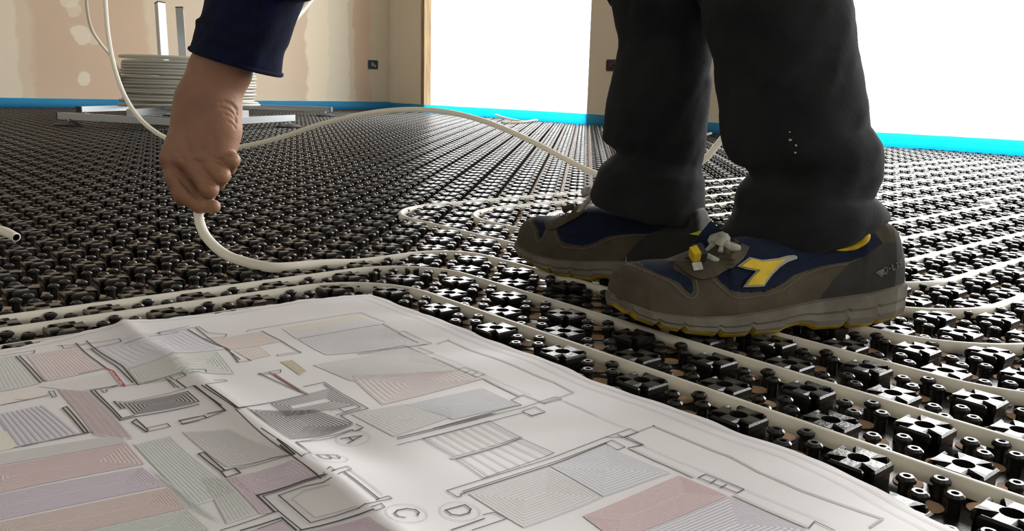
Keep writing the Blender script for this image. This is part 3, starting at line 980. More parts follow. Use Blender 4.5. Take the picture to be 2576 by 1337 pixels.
coil = cb_.build('pipe_coil', M['coil'])
tag(coil, 'thick coil of translucent white pipe sitting on the aluminium stand', 'pipe coil')

# ------------------------------------------------------------------ the pipe in the worker's hand: one run from the coil to the floor
DC = float(np.dot(CC - CAM, FWD))
e0 = CC + hr * -(RO + 0.003) * math.cos(0.5) + hd * -(RO + .003) * math.sin(0.5) + np.array([0, 0, 0.085])
runA = [e0 + hr * 0.12 + hd * -0.11 + np.array([0, 0, -0.02]), e0 + np.array([0, 0, 0.0]), at(292, 160, 3.70), at(252, 108, 3.60), at(230, 72, 3.5), at(219, 25, 3.4), at(217, -30, 3.3), at(222, -120, 3.1), at(240, -170, 2.8), at(258, -120, 2.55), at(263, -40, 2.45),
        at(266, 25, 2.4), at(273, 95, 2.38), at(288, 170, 2.36), at(313, 240, 2.33), at(350, 297, 2.30), at(400, 338, 2.27), at(460, 365, 2.25), at(530, 375, 2.23), at(600, 370.5, 2.2),
        at(700, 348, 2.17), at(800, 315, 2.14), at(900, 290, 2.1), at(980, 278.5, 2.06), at(1060, 276, 2.02), at(1140, 284.5, 1.98), at(1230, 309, 1.93), at(1330, 352, 1.88), at(1420, 399, 1.82), at(1510, 442, 1.76), at(1600, 464, 1.70), at(1690, 452, 1.66),
        at(1765, 407, 1.63), at(1800, 370, 1.62), at(1835, 320, 1.61), at(1870, 230, 1.6), at(1890, 100, 1.6), at(1880, -80, 1.6), at(1780, -260, 1.58), at(1560, -380, 1.55), at(1280, -370, 1.5), at(1020, -240, 1.45),
        at(860, -90, 1.4), at(790, -12, 1.36), at(744, 42, 1.32), at(672, 115, 1.24), at(612, 200, 1.20), at(568, 290, 1.165), at(548, 360, 1.14), at(520, 430, 1.12), at(503, 490, 1.102), at(499, 540, 1.09), at(512, 585, 1.075), at(540, 620, 1.062), at(580, 647, 1.052), at(640, 666, 1.035)]
land = bend_path([(-14.5, 0.2), (-14.5, 3.5), (4.5, 3.5), (2.5, 3.5)][:3], 2.2)
tail = bend_path([(-14.5, 0.2), (-14.5, 3.5), (2.5, 3.5), (2.5, 30)], 2.3)
HPTS = catmull(runA, 8)
join = catmull([runA[-1], at(700, 674, 1.03), lat(-14.55, -0.9, ZP + 0.004), tail[0], tail[1]], 6)
hp = mesh('heating_pipe', *tube(HPTS + join[1:-1] + tail[1:], RP, 14), M['pipe'], smooth=True)
tag(hp, 'long white pipe running from the coil through the bare hand down between the studs', 'heating pipe', 'white heating pipes clipped between the studs')

# ------------------------------------------------------------------ offcuts
def offcut(P, label, r=RP):
    V, F = tube(catmull(P, 8), r, 12, caps=False)
    n = 12; N = len(V) // n
    Pc = [np.mean(V[:n], axis=0), np.mean(V[-n:], axis=0)]
    V2 = [Pc[0] + (np.asarray(v) - Pc[0]) * 0.78 for v in V[:n]] + [Pc[1] + (np.asarray(v) - Pc[1]) * 0.78 for v in V[-n:]]
    b = len(V)
    V = list(V) + V2
    for i in range(n):
        F.append((i, b + i, b + (i + 1) % n, (i + 1) % n)); F.append((b - n + i, b - n + (i + 1) % n, b + n + (i + 1) % n, b + n + i))
    F.append(tuple(range(b, b + n))); F.append(tuple(range(b + n, b + 2 * n))[::-1])
    o = mesh('pipe_offcut', V, F, M['pipe'], smooth=True)
    return tag(o, label, 'pipe offcut', 'short white pipe offcuts lying on the studs')


zt = TOP + RP
offcut([on(-60, 562, zt + .012), on(-20, 574, zt + .009), on(15, 584, zt + .006), on(41, 598, zt + .001)], 'cut white pipe end poking in at the left edge over the studs')
offcut([on(1247, 289, zt + .02), on(1275, 298, zt + .008), on(1320, 306, zt), on(1348, 302, zt + .006)], 'curled white pipe offcut by the blue strip under the first window', RP * 1.0)
offcut([on(1262, 309, zt), on(1310, 308, zt), on(1352, 302.5, zt + .004)], 'thin flat white pipe offcut lying just in front of the curled one', RP * 0.8)
offcut([on(1735, 347, zt), on(1765, 342, zt), on(1789, 335.5, zt + .01)], 'small white pipe offcut on the studs seen between the legs')

# ------------------------------------------------------------------ the worker
M['skin'] = mat('skin', (0.30, 0.155, 0.088), 0.5, spec=0.35, col2=(0.24, 0.120, 0.072), scale=28, bump=0.2, bscale=420, sss=0.12)
M['jeans'] = mat('grey_work_denim', (0.0068, 0.0082, 0.0090), 0.9, spec=0.10, col2=(0.0135, 0.0152, 0.0160), scale=22, bump=0.6, bscale=900, sheen=0.05)
M['seam'] = mat('denim_seam', (0.045, 0.048, 0.047), 0.9, spec=0.1, var=0.3, scale=150)
M['paintspot'] = mat('paint_spot', (0.36, 0.36, 0.34), 0.8, var=0.3, scale=300)
M['fleece'] = mat('navy_fleece', (0.0025, 0.0055, 0.028), 0.95, spec=0.08, var=0.35, scale=70, bump=1.0, bscale=700, sheen=0.06)
M['suede'] = mat('taupe_suede', (0.078, 0.066, 0.045), 0.95, spec=0.1, col2=(0.051, 0.043, 0.029), scale=32, bump=0.4, bscale=900, sheen=0.05)
M['navy'] = mat('navy_mesh', (0.0065, 0.013, 0.034), 0.85, spec=0.2, bump=1.0, bscale=650, var=0.2, scale=90, stretch=(1, 1, 3))
M['heelrub'] = mat('dark_heel', (0.018, 0.017, 0.0145), 0.75, spec=0.25, var=0.2, scale=60)
M['midsole'] = mat('grey_midsole', (0.150, 0.138, 0.108), 0.7, spec=0.25, col2=(0.105, 0.094, 0.070), scale=45)
M['yellow'] = mat('yellow_trim', (0.52, 0.36, 0.012), 0.65, spec=0.3, var=0.12, scale=60)
M['lime'] = mat('lime_trim', (0.42, 0.46, 0.05), 0.65, var=0.12, scale=60)
M['outsole'] = mat('yellow_outsole', (0.46, 0.31, 0.012), 0.7, spec=0.25, col2=(0.26, 0.18, 0.03), scale=50)
M['lace'] = mat('pale_lace', (0.34, 0.34, 0.29), 0.9, spec=0.1, var=0.15, scale=220)
M['stitch'] = mat('stitch', (0.22, 0.18, 0.13), 0.9)
M['greyedge'] = mat('grey_piping', (0.24, 0.24, 0.22), 0.7)
M['toggle'] = mat('dark_toggle', (0.02, 0.022, 0.024), 0.4)
M['hair'] = mat('dark_hair', (0.02, 0.014, 0.01), 0.7, var=0.4, scale=90, stretch=(1, 1, 6))

person = empty('person', (0.0, 0.33, TOP))
tag(person, 'worker in dark jeans, navy sweatshirt and work shoes bending to place the white pipe', 'person')


# ---- shoes
class Shoe:
    """local frame: s from toe to heel, t towards the camera side, z up"""
    def __init__(self, toe, ang, ks=1.0, kz=1.0):
        self.o = np.array([toe[0], toe[1], TOP + 0.0006])
        self.u = np.array([math.cos(ang), math.sin(ang), 0]); self.m = np.array([math.sin(ang), -math.cos(ang), 0])
        self.ks, self.kz = ks, kz

    def sz(self, px, py, t):
        P = on_plane(px, py, self.o + self.m * t, self.m) - self.o
        return np.array([np.dot(P, self.u) / self.ks, P[2] / self.kz])

    def w(self, s, t, z):
        return self.o + self.u * (s * self.ks) + self.m * t * self.ks ** 0.5 + np.array([0, 0, z * self.kz])


near = Shoe((-0.1490, 0.2040), math.radians(18.4))
ZA = lambda x, y: (1510 + x / 4.4575, 560 + y / 4.4575)
ZBm = lambda x, y: (1890 + x / 4.1775, 540 + y / 4.1775)


def prof(ptsA, ptsB, t):
    L = [near.sz(*ZA(*p), t) for p in ptsA] + [near.sz(*ZBm(*p), t) for p in ptsB]
    L.sort(key=lambda q: q[0])
    return np.array(L)


PBOT = prof([(120, 860), (200, 990), (370, 1100), (640, 1180), (890, 1222), (1280, 1262), (1650, 1266)], [(250, 1250), (340, 1195), (470, 1168), (580, 1178), (690, 1232), (960, 1222), (1280, 1192), (1500, 1140)], 0.038)
PMID = prof([(165, 740), (200, 850), (370, 950), (560, 1010), (780, 1040), (1080, 1050), (1400, 1040), (1700, 1005)], [(0, 1020), (300, 980), (700, 915), (1000, 880), (1250, 850), (1400, 820)], 0.036)
PTOP = prof([(168, 640), (200, 560), (290, 490), (420, 452), (560, 438), (850, 420), (1020, 352), (1090, 320), (1180, 300), (1250, 250), (1340, 190)], [(1320, 62), (1390, 78), (1440, 115), (1470, 200), (1510, 500)], 0.0)
_c = prof([(1450, 235), (1600, 260)], [(150, 300), (450, 335), (700, 345), (920, 350), (1080, 325), (1190, 250), (1260, 160)], 0.030)
PTOP = np.array(sorted(np.concatenate([PTOP, _c]).tolist()))
SL = PTOP[-1][0] + 0.004
PB_s, PB_z = np.concatenate([[-.01], PBOT[:, 0], [SL]]), np.concatenate([[PBOT[0, 1] + .02], PBOT[:, 1], [PBOT[-1, 1] + .004]])
PM_s, PM_z = np.concatenate([[-.01], PMID[:, 0], [SL]]), np.concatenate([[PMID[0, 1] + .012], PMID[:, 1], [PMID[-1, 1] + 0.006]])
PT_s, PT_z = PTOP[:, 0], PTOP[:, 1]
WS = np.array([0, .012, .03, .08, .2, .35, .5, .65, .8, .92, .97, 1.0]) * SL
WW = np.array([.010, .020, .029, .038, .0455, .046, .041, .0355, .034, .030, .024, .012])


def z_b(s): return np.maximum(np.interp(s, PB_s, PB_z), 0.0)
def z_m(s): return np.interp(s, PM_s, PM_z)
def z_t(s): return np.maximum(np.interp(s, PT_s, PT_z), z_m(s) + 0.006)
def w_s(s): return np.interp(s, WS, WW)


def e_s(s): return np.interp(s, [0, .1, .16, .22, SL], [0.85, 0.85, 0.78, 0.66, 0.58])


def surf_t(s, z):
    q = np.clip((z - z_m(s)) / (z_t(s) - z_m(s)), 0, 0.999)
    ph = math.asin(q ** (1 / 0.85))
    return w_s(s) * math.cos(ph) ** e_s(s)


def in_poly(p, poly):
    x, y = p[:, 0], p[:, 1]; r = np.zeros(len(p), dtype=bool)
    for k in range(len(poly)):
        x1, y1 = poly[k]; x2, y2 = poly[k - 1]
        if y1 == y2: continue
        r ^= ((y1 > y) != (y2 > y)) & (x < (x2 - x1) * (y - y1) / (y2 - y1) + x1)
    return r


def szA(P, t=0.036): return [tuple(near.sz(*ZA(*p), t)) for p in P]
def szB(P, t=0.034): return [tuple(near.sz(*ZBm(*p), t)) for p in P]
def szR(P, t=0.036): return [tuple(near.sz(*p, t)) for p in P]


VAMP = szA([(490, 495), (560, 400), (900, 380)], .012) + szA([(900, 560), (1035, 640), (1025, 750), (990, 788), (950, 760), (890, 680), (800, 640), (620, 572), (520, 540)])
QUART = szA([(1270, 565), (1400, 460), (1600, 340), (1783, 230)]) + szB([(200, 100), (920, 200), (1150, 200), (1330, 120), (1400, 235), (1440, 320), (1200, 460), (1050, 512), (800, 545), (600, 590), (450, 632), (250, 742), (100, 792), (0, 797)]) + szA([(1550, 765), (1420, 742), (1330, 662)])
HEEL = szB([(1440, 320), (1700, 300), (1700, 900), (1250, 880), (690, 930), (690, 900), (870, 680), (1040, 540), (1200, 460)])


def build_shoe(sh, label, logo, far=None):
    NS, NP = 560, 150
    ss = SL * (1 - np.cos(np.linspace(0, math.pi, NS))) / 2
    V, F, MI = [], [], []
    SZ = []
    for s in ss:
        zm, zt, w, e = z_m(s) - 0.002, z_t(s), w_s(s), e_s(s)
        for k in range(NP + 1):
            ph = math.pi * k / NP
            c = math.cos(ph)
            t = w * math.copysign(abs(c) ** e, c)
            z = zm + (zt - zm) * math.sin(ph) ** 0.85
            if s < 0.12: z += 0.0006 * noise.noise(Vector((s * 60, t * 60, 1)))
            V.append(sh.w(s, t, z)); SZ.append((s, z))
    for a in range(NS - 1):
        for k in range(NP):
            q = a * (NP + 1) + k
            F.append((q, q + 1, q + NP + 2, q + NP + 1))
    SZ = np.array(SZ).reshape(NS, NP + 1, 2)
    cen = ((SZ[:-1, :-1] + SZ[1:, 1:]) / 2).reshape(-1, 2)
    MI = list(np.where(in_poly(cen, VAMP) | in_poly(cen, QUART), 1, np.where(in_poly(cen, HEEL) | ((cen[:, 0] > 0.80 * SL) if far else False), 2, 0)))
    F.append(tuple(range(NP + 1))[::-1]); MI.append(0)
    b = (NS - 1) * (NP + 1)
    F.append(tuple(range(b, b + NP + 1))); MI.append(2)
    up = mesh('shoe', V, F, [M['suede'], M['navy'], M['heelrub']], person, MI, True)
    up['label'] = label
    # sole
    notch = [near.sz(*ZA(x, 1180), 0.04)[0] for x in (390, 640, 895, 1285, 1650)] + [near.sz(*ZBm(x, 1200), 0.038)[0] for x in (985, 1310)]
    NS2 = 300
    s2 = np.linspace(-0.003, SL + 0.005, NS2)
    Vs, Fs, Ms = [], [], []
    prof_n = 9
    for s in s2:
        f = np.clip(s, 0, SL)
        zb, zm, w = float(z_b(f)), float(z_m(f)), float(w_s(f))
        ends_ = min(1.0, max(0.05, (s + 0.003) / 0.012), max(0.05, (SL + 0.005 - s) / 0.014)) ** 0.5
        for n_ in notch: zb += 0.0055 * max(0, 1 - abs(s - n_) / 0.0035)
        h = zm - zb
        w = (w + 0.001) * ends_ + 0.001
        row = [(w - .003, zb), (w + .0016, zb + .0034), (w + .0026, zb + .0048), (w + .0038, zb + .35 * h), (w + .0028, zb + .56 * h), (w + .0032, zb + .60 * h), (w + .0042, zb + .66 * h), (w + .0030, zm + .001), (w - .003, zm + .002)]
        for sg in (1, -1):
            for t, z in row: Vs.append(sh.w(s, sg * t, z))
    R2 = 2 * prof_n
    for a in range(NS2 - 1):
        for sd in (0, 1):
            for k in range(prof_n - 1):
                q = a * R2 + sd * prof_n + k
                Fs.append((q, q + 1, q + R2 + 1, q + R2) if sd == 0 else (q, q + R2, q + R2 + 1, q + 1))
                Ms.append(1 if k < 2 else 0)
        q = a * R2
        Fs.append((q, q + R2, q + R2 + prof_n, q + prof_n)); Ms.append(1)
        Fs.append((q + prof_n - 1, q + 2 * prof_n - 1, q + R2 + 2 * prof_n - 1, q + R2 + prof_n - 1)); Ms.append(0)
    for b in (0, (NS2 - 1) * R2):
        Fs.append(tuple([b + k for k in range(prof_n)] + [b + prof_n + k for k in range(prof_n)][::-1])); Ms.append(0)
    mesh('sole', Vs, Fs, [M['midsole'], M['outsole']], up, Ms, False)['label'] = 'grey sole with yellow tread edge'

    def patch(name, poly, m, off, side=1, depth=3, parent=up):
        Vp, Fp = [], []
        tri = tessellate_polygon([[Vector((a, b, 0)) for a, b in poly]])
        T = [[np.array(poly[i]) for i in t] for t in tri]
        for _ in range(depth):
            T2 = []
            for a, b, c in T:
                ab, bc, ca = (a + b) / 2, (b + c) / 2, (c + a) / 2
                T2 += [[a, ab, ca], [ab, b, bc], [ca, bc, c], [ab, bc, ca]]
            T = T2
        idx = {}
        for tr in T:
            f = []
            for p in tr:
                key = (round(p[0], 6), round(p[1], 6))
                if key not in idx:
                    idx[key] = len(Vp)
                    zz = min(p[1], z_t(p[0]) - 1e-4)
                    Vp.append(sh.w(p[0], side * (surf_t(p[0], zz) + off), zz + off * 0.3))
                f.append(idx[key])
            Fp.append(f)
        o = mesh(name, Vp, Fp, m, parent, None, True)
        sol = o.modifiers.new('thickness', 'SOLIDIFY'); sol.thickness = 0.0007; sol.offset = 0
        return o

    def inset(poly, d):
        P = np.array(poly); n = np.roll(P, -1, 0) - P
        area = 0.5 * np.sum(P[:, 0] * np.roll(P[:, 1], -1) - np.roll(P[:, 0], -1) * P[:, 1])
        nr = np.stack([-n[:, 1], n[:, 0]], 1) * (1 if area > 0 else -1)
        nr /= np.linalg.norm(nr, axis=1, keepdims=True)
        av = nr + np.roll(nr, 1, 0)
        av /= np.maximum(1 + (nr * np.roll(nr, 1, 0)).sum(1), 0.45)[:, None]
        return [tuple(q) for q in P + av * d]
    stay = szA([(868, 408), (905, 385), (1020, 338), (1090, 318), (1150, 345), (1320, 400), (1480, 340), (1640, 265), (1690, 290), (1560, 400), (1380, 500), (1240, 575), (1090, 615), (1000, 600), (930, 550), (885, 470)], 0.026)
    patch('lace_stay', stay, M['suede'], 0.0022)
    # stitch lines
    sb = MB()
    for P in (szA([(440, 470), (450, 540), (620, 605), (800, 680), (880, 760), (940, 820), (1000, 825), (1060, 770), (1075, 640)]), szA([(1225, 600), (1330, 720), (1450, 815), (1580, 820), (1783, 800)]) + szB([(100, 830), (300, 765), (500, 655), (700, 590), (900, 545), (1040, 530)])):
        D = catmull(P, 14)
        for k in range(0, len(D) - 1, 2):
            a, b = D[k], D[k + 1]
            sb.add(*tube([sh.w(a[0], surf_t(a[0], a[1]) + .0006, a[1]), sh.w(b[0], surf_t(b[0], b[1]) + .0006, b[1])], 0.00045, 5))
    sb.build('stitching', M['stitch'], up)
    if logo:
        LG = szR([(1851, 671), (1891, 651), (1919, 657), (1962, 654), (1990, 649), (2010, 648), (2016, 651), (2014, 656), (1986, 663), (1962, 674), (1938, 691), (1921, 708), (1913, 718), (1890, 719), (1857, 719), (1873, 702), (1898, 682), (1874, 678)])
        lg = patch('side_emblem', LG, M['greyedge'], 0.0016)
        lg['label'] = 'yellow zigzag emblem with grey edge'
        IN = szR([(1860, 671), (1892, 655), (1919, 661), (1962, 658), (1984, 655), (1958, 670), (1933, 688), (1916, 705), (1910, 714), (1889, 715), (1866, 715), (1879, 700), (1907, 680), (1876, 675)])
        patch('side_emblem', IN, M['yellow'], 0.0026)
        # heel mark and letters
        tx = MB()
        A = np.array(near.sz(2204, 688, .030)); dirx = np.array(near.sz(2240, 672, .028)) - A; dirx /= np.linalg.norm(dirx); diry = np.array([-dirx[1], dirx[0]])
        GLY = {'D': [[(0, 0), (0, 1), (.5, 1), (.8, .7), (.8, .3), (.5, 0), (0, 0)]], '-': [[(.1, .5), (.7, .5)]], 'L': [[(0, 1), (0, 0), (.7, 0)]], 'Y': [[(0, 1), (.4, .5), (.8, 1)], [(.4, .5), (.4, 0)]], 'S': [[(.8, 1), (.1, .9), (.1, .6), (.75, .4), (.75, .1), (0, 0)]]}
        x0 = 0.008
        for ch in 'D-LYS':
            for st in GLY[ch]:
                Pq = [A + dirx * (x0 + u * 0.0042) + diry * (v - .5) * 0.0062 for u, v in st]
                tx.add(*tube([sh.w(q[0], surf_t(q[0], q[1]) + .0008, q[1]) for q in Pq], 0.0004, 5))
            x0 += 0.0050
        for k in range(4):
            Pq = [A + dirx * (-.002 + .0015 * k) + diry * (.0015 - .0018 * k), A + dirx * 0.0068 + diry * (.0022 - .0014 * k)]
            tx.add(*tube([sh.w(q[0], surf_t(q[0], q[1]) + .0008, q[1]) for q in Pq], 0.0005, 5))
        tx.build('heel_lettering', M['greyedge'], up)
    # yellow padded collar
    cl = szB([(920, 362), (1020, 374), (1100, 358), (1180, 318), (1245, 255), (1290, 180), (1312, 115), (1325, 85)], 0.030)
    CP = [sh.w(a, min(surf_t(a, min(b, z_t(a) - .004)), 0.0335) + .0012, min(b, z_t(a) - .001) - .0015) for a, b in catmull(cl, 5)]
    mesh('collar', *tube(CP, np.interp(np.linspace(0, 1, len(CP)), [0, .3, .8, 1], [.0010, .0028, .0046, .0030]), 10), M['yellow'] if not far else M['heelrub'], up, smooth=True)['label'] = 'yellow collar edge' if not far else 'dark collar edge'
    return up


def ribbon_px(name, pts, r, m, parent, flat=0.55):
    V, F = tube(catmull(pts, 8), r, 8)
    return mesh(name, V, F, m, parent, smooth=True)


s1 = build_shoe(near, 'left work shoe with the yellow emblem', True)
# laces, toggle and tag of the near shoe
pA = lambda x, y, t: on_plane(*ZA(x, y), near.o + near.m * t, near.m)
ribbon_px('lace', [pA(1130, 372, .016), pA(1190, 378, .020), pA(1260, 410, .024), pA(1320, 440, .026)], .0033, M['lace'], s1)
ribbon_px('lace', [pA(1180, 350, .004), pA(1215, 305, .004), pA(1250, 270, .004), pA(1300, 235, .004)], .0030, M['lace'], s1)
ribbon_px('lace', [pA(1245, 225, -.004), pA(1270, 200, .0), pA(1330, 180, .004), pA(1385, 165, .004)], [.0025] + [.0062] * 23 + [.003], M['lace'], s1)
ribbon_px('lace', [pA(1345, 270, .014), pA(1365, 230, .014), pA(1380, 190, .012), pA(1400, 165, .010)], [.004] + [.0060] * 23 + [.004], M['lace'], s1)
ribbon_px('lace', [pA(1400, 240, .016), pA(1450, 270, .020), pA(1500, 285, .022), pA(1550, 305, .022)], [.002] + [.0046] * 23 + [.003], M['lace'], s1)
ribbon_px('lace', [pA(1375, 270, .016), pA(1360, 300, .018), pA(1345, 335, .02)], .0030, M['lace'], s1)
tg = mesh('lace_toggle', *bar(pA(1030, 395, .020), pA(1145, 375, .020), .014, .022, up=tuple(near.m * .6 + np.array([0, 0, .8]))), M['toggle'], s1)
mesh('toggle_face', *bar(pA(1022, 368, .0275), pA(1100, 342, .0275), .010, .012, up=tuple(near.m * .6 + np.array([0, 0, .8]))), M['yellow'], tg)['label'] = 'yellow toggle face'
mesh('pull_tag', *bar(pA(1078, 450, .0305), pA(1102, 535, .0345), .009, .0015, up=tuple(near.m)), M['lace'], s1)
mesh('tongue', *bar(pA(1230, 370, .0), pA(1420, 140, .0), .040, .008, up=(0.6, 0, 0.8)), M['navy'], s1)

farS = Shoe((-0.2500, 0.4985), math.radians(-33), 0.255 / SL, 0.98)
s2_ = build_shoe(farS, 'right work shoe half hidden behind the left one', False, True)
zF = lambda x, y, t: on_plane(1290 + x / 4.952, 450 + y / 4.952, farS.o + farS.m * t, farS.m)
ribbon_px('lace', [zF(770, 490, .022), zF(860, 370, .020), zF(940, 270, .016), zF(1000, 190, .012)], .0030, M['lace'], s2_)
ribbon_px('lace', [zF(885, 180, .0), zF(930, 155, .002), zF(975, 150, .004)], [.003] + [.0055] * 15 + [.003], M['lace'], s2_)
ribbon_px('lace', [zF(640, 385, .0), zF(700, 360, .002), zF(760, 345, .004)], .0040, M['suede'], s2_)
chip = [(2195, 690), (2290, 662), (2345, 640), (2358, 742), (2300, 705)]
Vc = [zF(x, y, .0325) for x, y in chip] + [zF(x, y, .0315) for x, y in chip]
mesh('heel_tab', Vc, [(0, 1, 2, 3, 4), (9, 8, 7, 6, 5)] + [(i, 5 + i, 5 + (i + 1) % 5, (i + 1) % 5) for i in range(5)], M['lime'], s2_)['label'] = 'lime emblem tip at the heel'


# ---- cloth tubes
def loft(rings, n=56, wr=0.0, seed=0, freq=(3, 22)):
    """rings: (centre, half-axis across, half-axis away, sag) -> skin with folds"""
    V = []
    for k, (c, a, b, sag) in enumerate(rings):
        for i in range(n):
            t = 2 * math.pi * i / n
            p = c + a * math.cos(t) + b * math.sin(t) + np.array([0, 0, -sag * (0.5 - 0.5 * math.sin(t + 0.45)) ** 1.6])
            if wr:
                d = a * math.cos(t) + b * math.sin(t); d = d / max(np.linalg.norm(d), 1e-6)
                q = Vector((math.cos(t) * 1.3 + seed, math.sin(t) * 1.3, p[2] * freq[1] - 1.6 * math.cos(t)))
                p = p + d * wr * (noise.noise(q) + 0.5 * noise.noise(q * 2.3) + 0.25 * noise.noise(q * 5.1)) * (0.35 + 0.65 * abs(math.sin(t)))
            V.append(p)
    F = []
    for k in range(len(rings) - 1):
        for i in range(n): F.append((k * n + i, k * n + (i + 1) % n, (k + 1) * n + (i + 1) % n, (k + 1) * n + i))
    return V, F


def rows_to_rings(rows, depth, ratio, sub=7, sag=None):
    """rows: (xl, yl, xr, yr) picked along a limb at a distance -> rings"""
    R = np.array(rows, float)
    L = catmull([np.array([r[0], r[1]]) for r in R], sub); Rr = catmull([np.array([r[2], r[3]]) for r in R], sub)
    out = []
    for k, (l, r) in enumerate(zip(L, Rr)):
        f = k / (len(L) - 1)
        dd = depth(f) if callable(depth) else depth
        p, q = at(l[0], l[1], dd), at(r[0], r[1], dd)
        a = (q - p) / 2
        ax = a / np.linalg.norm(a)
        b = np.cross(np.array([0, 0, 1.0]), ax); b /= np.linalg.norm(b)
        if np.dot(b, FWD) < 0: b = -b
        out.append(((p + q) / 2, a, b * np.linalg.norm(a) * ratio, sag(f) if sag else 0.0))
    return out


def extend(rings, targets, sub=6):
    """carry a tube on beyond the frame: targets are (centre, radius)"""
    c0, a0, b0, _ = rings[0]
    out = []
    C = [np.array(c0)] + [np.array(t[0], float) for t in targets]
    RA_ = [np.linalg.norm(a0)] + [t[1] for t in targets]; RB_ = [np.linalg.norm(b0)] + [t[1] for t in targets]
    P = catmull(C, sub)
    fr = np.linspace(0, len(targets), len(P))
    for k in range(1, len(P)):
        ra, rb = np.interp(fr[k], range(len(RA_)), RA_), np.interp(fr[k], range(len(RB_)), RB_)
        d = P[min(k + 1, len(P) - 1)] - P[k - 1]; d /= np.linalg.norm(d)
        a = a0 - d * np.dot(a0, d); a /= np.linalg.norm(a)
        b = np.cross(a, d); b = b if np.dot(b, b0) > 0 else -b
        out.append((P[k], a * ra, b * rb, 0.0))
    return out[::-1] + rings


nearleg = [(1772, -10, 2131, -10), (1776, 60, 2137, 40), (1790, 110, 2142, 80), (1803, 150, 2147, 118), (1807, 185, 2151, 140), (1809, 205, 2153, 156), (1814, 250, 2160, 200), (1819, 320, 2170, 270), (1822, 350, 2173, 312), (1832, 380, 2184, 330), (1852, 406, 2203, 362), (1884, 422, 2209, 405), (1893, 440, 2207, 440), (1880, 458, 2196, 478), (1864, 478, 2190, 496), (1858, 505, 2204, 508), (1856, 530, 2220, 530), (1842, 560, 2221, 540), (1822, 588, 2212, 545), (1825, 602, 2202, 548), (1842, 616, 2188, 550)]
farleg = [(1540, -10, 1778, -10), (1552, 50, 1782, 50), (1561, 100, 1785, 100), (1556, 140, 1783, 150), (1545, 185, 1780, 182), (1537, 230, 1783, 205), (1528, 275, 1779, 240), (1521, 325, 1773, 300), (1522, 352, 1770, 345), (1546, 370, 1764, 390), (1554, 385, 1759, 418), (1535, 402, 1762, 440), (1512, 424, 1766, 456), (1503, 446, 1767, 480), (1493, 470, 1768, 510), (1488, 484, 1768, 535), (1492, 492, 1767, 556)]
rn = rows_to_rings(nearleg, lambda f: 0.900 - 0.014 * f, 0.84, 7, lambda f: 0.010 * max(0, f - .85) / .15)
rf = rows_to_rings(farleg, lambda f: 0.985 - 0.006 * f * f, 0.82, 7, lambda f: 0.010 * max(0, f - .85) / .15)
hipN, hipF = np.array([0.11, 0.27, 0.80]), np.array([0.07, 0.46, 0.80])
kn = at(1948, -150, 0.905); kf = at(1655, -150, 1.0)
RN = extend(rn, [(kn, 0.077), (kn * .5 + hipN * .5, 0.088), (hipN, 0.105), (np.array([0.06, 0.33, 0.90]), 0.13)])
RF = extend(rf, [(kf, 0.062), (kf * .5 + hipF * .5, 0.085), (hipF, 0.105), (np.array([0.05, 0.40, 0.90]), 0.13)])
jb = MB()
V, F = loft(RN, 64, 0.0045, 1.0); jb.add(V, F, 0, True)
V2, F2 = loft(RF, 64, 0.0035, 7.0); jb.add(V2, F2, 0, True)
jeans = jb.build('jeans', M['jeans'], person)
sol = jeans.modifiers.new('cloth', 'SOLIDIFY'); sol.thickness = 0.0022; sol.offset = -1
jeans['label'] = 'dark grey jeans with a dusty hem'


def surf_line(V, n, nr, ang, k0, k1, off):
    """points down a loft at an angle around it"""
    out = []
    for k in range(k0, k1):
        t = ang(k) % (2 * math.pi) / (2 * math.pi) * n
        i = int(t) % n; f = t - int(t)
        p = np.array(V[k * n + i]) * (1 - f) + np.array(V[k * n + (i + 1) % n]) * f
        c = np.mean(np.array(V[k * n:(k + 1) * n]), axis=0)
        d = p - c; d[2] = 0
        out.append(p + d / np.linalg.norm(d) * off)
    return out


nN, nF = len(RN), len(RF)
mesh('side_seam', *tube(surf_line(V, 64, nN, lambda k: -1.75 + 0.30 * (k - 24) / (nN - 24), 24, nN, .0006), 0.0013, 6), M['seam'], jeans, smooth=True)
mesh('side_seam', *tube(surf_line(V2, 64, nF, lambda k: -1.50 - 0.06 * (k - 24) / (nF - 24), 24, nF, .0006), 0.0012, 6), M['seam'], jeans, smooth=True)
for (VV, n_) in ((V, nN), (V2, nF)):
    q = surf_line(VV, 64, n_, lambda k: 0, n_ - 8, n_ - 7, .0)
    ring_ = []
    k = n_ - 6
    for i in range(64):
        p = np.array(VV[k * 64 + i]); c = np.mean(np.array(VV[k * 64:(k + 1) * 64]), axis=0); d = p - c; d[2] = 0
        ring_.append(p + d / np.linalg.norm(d) * 0.0004)
    mesh('hem_stitch', *tube(ring_, 0.0007, 5, False, True), M['seam'], jeans, smooth=True)
sp = MB()
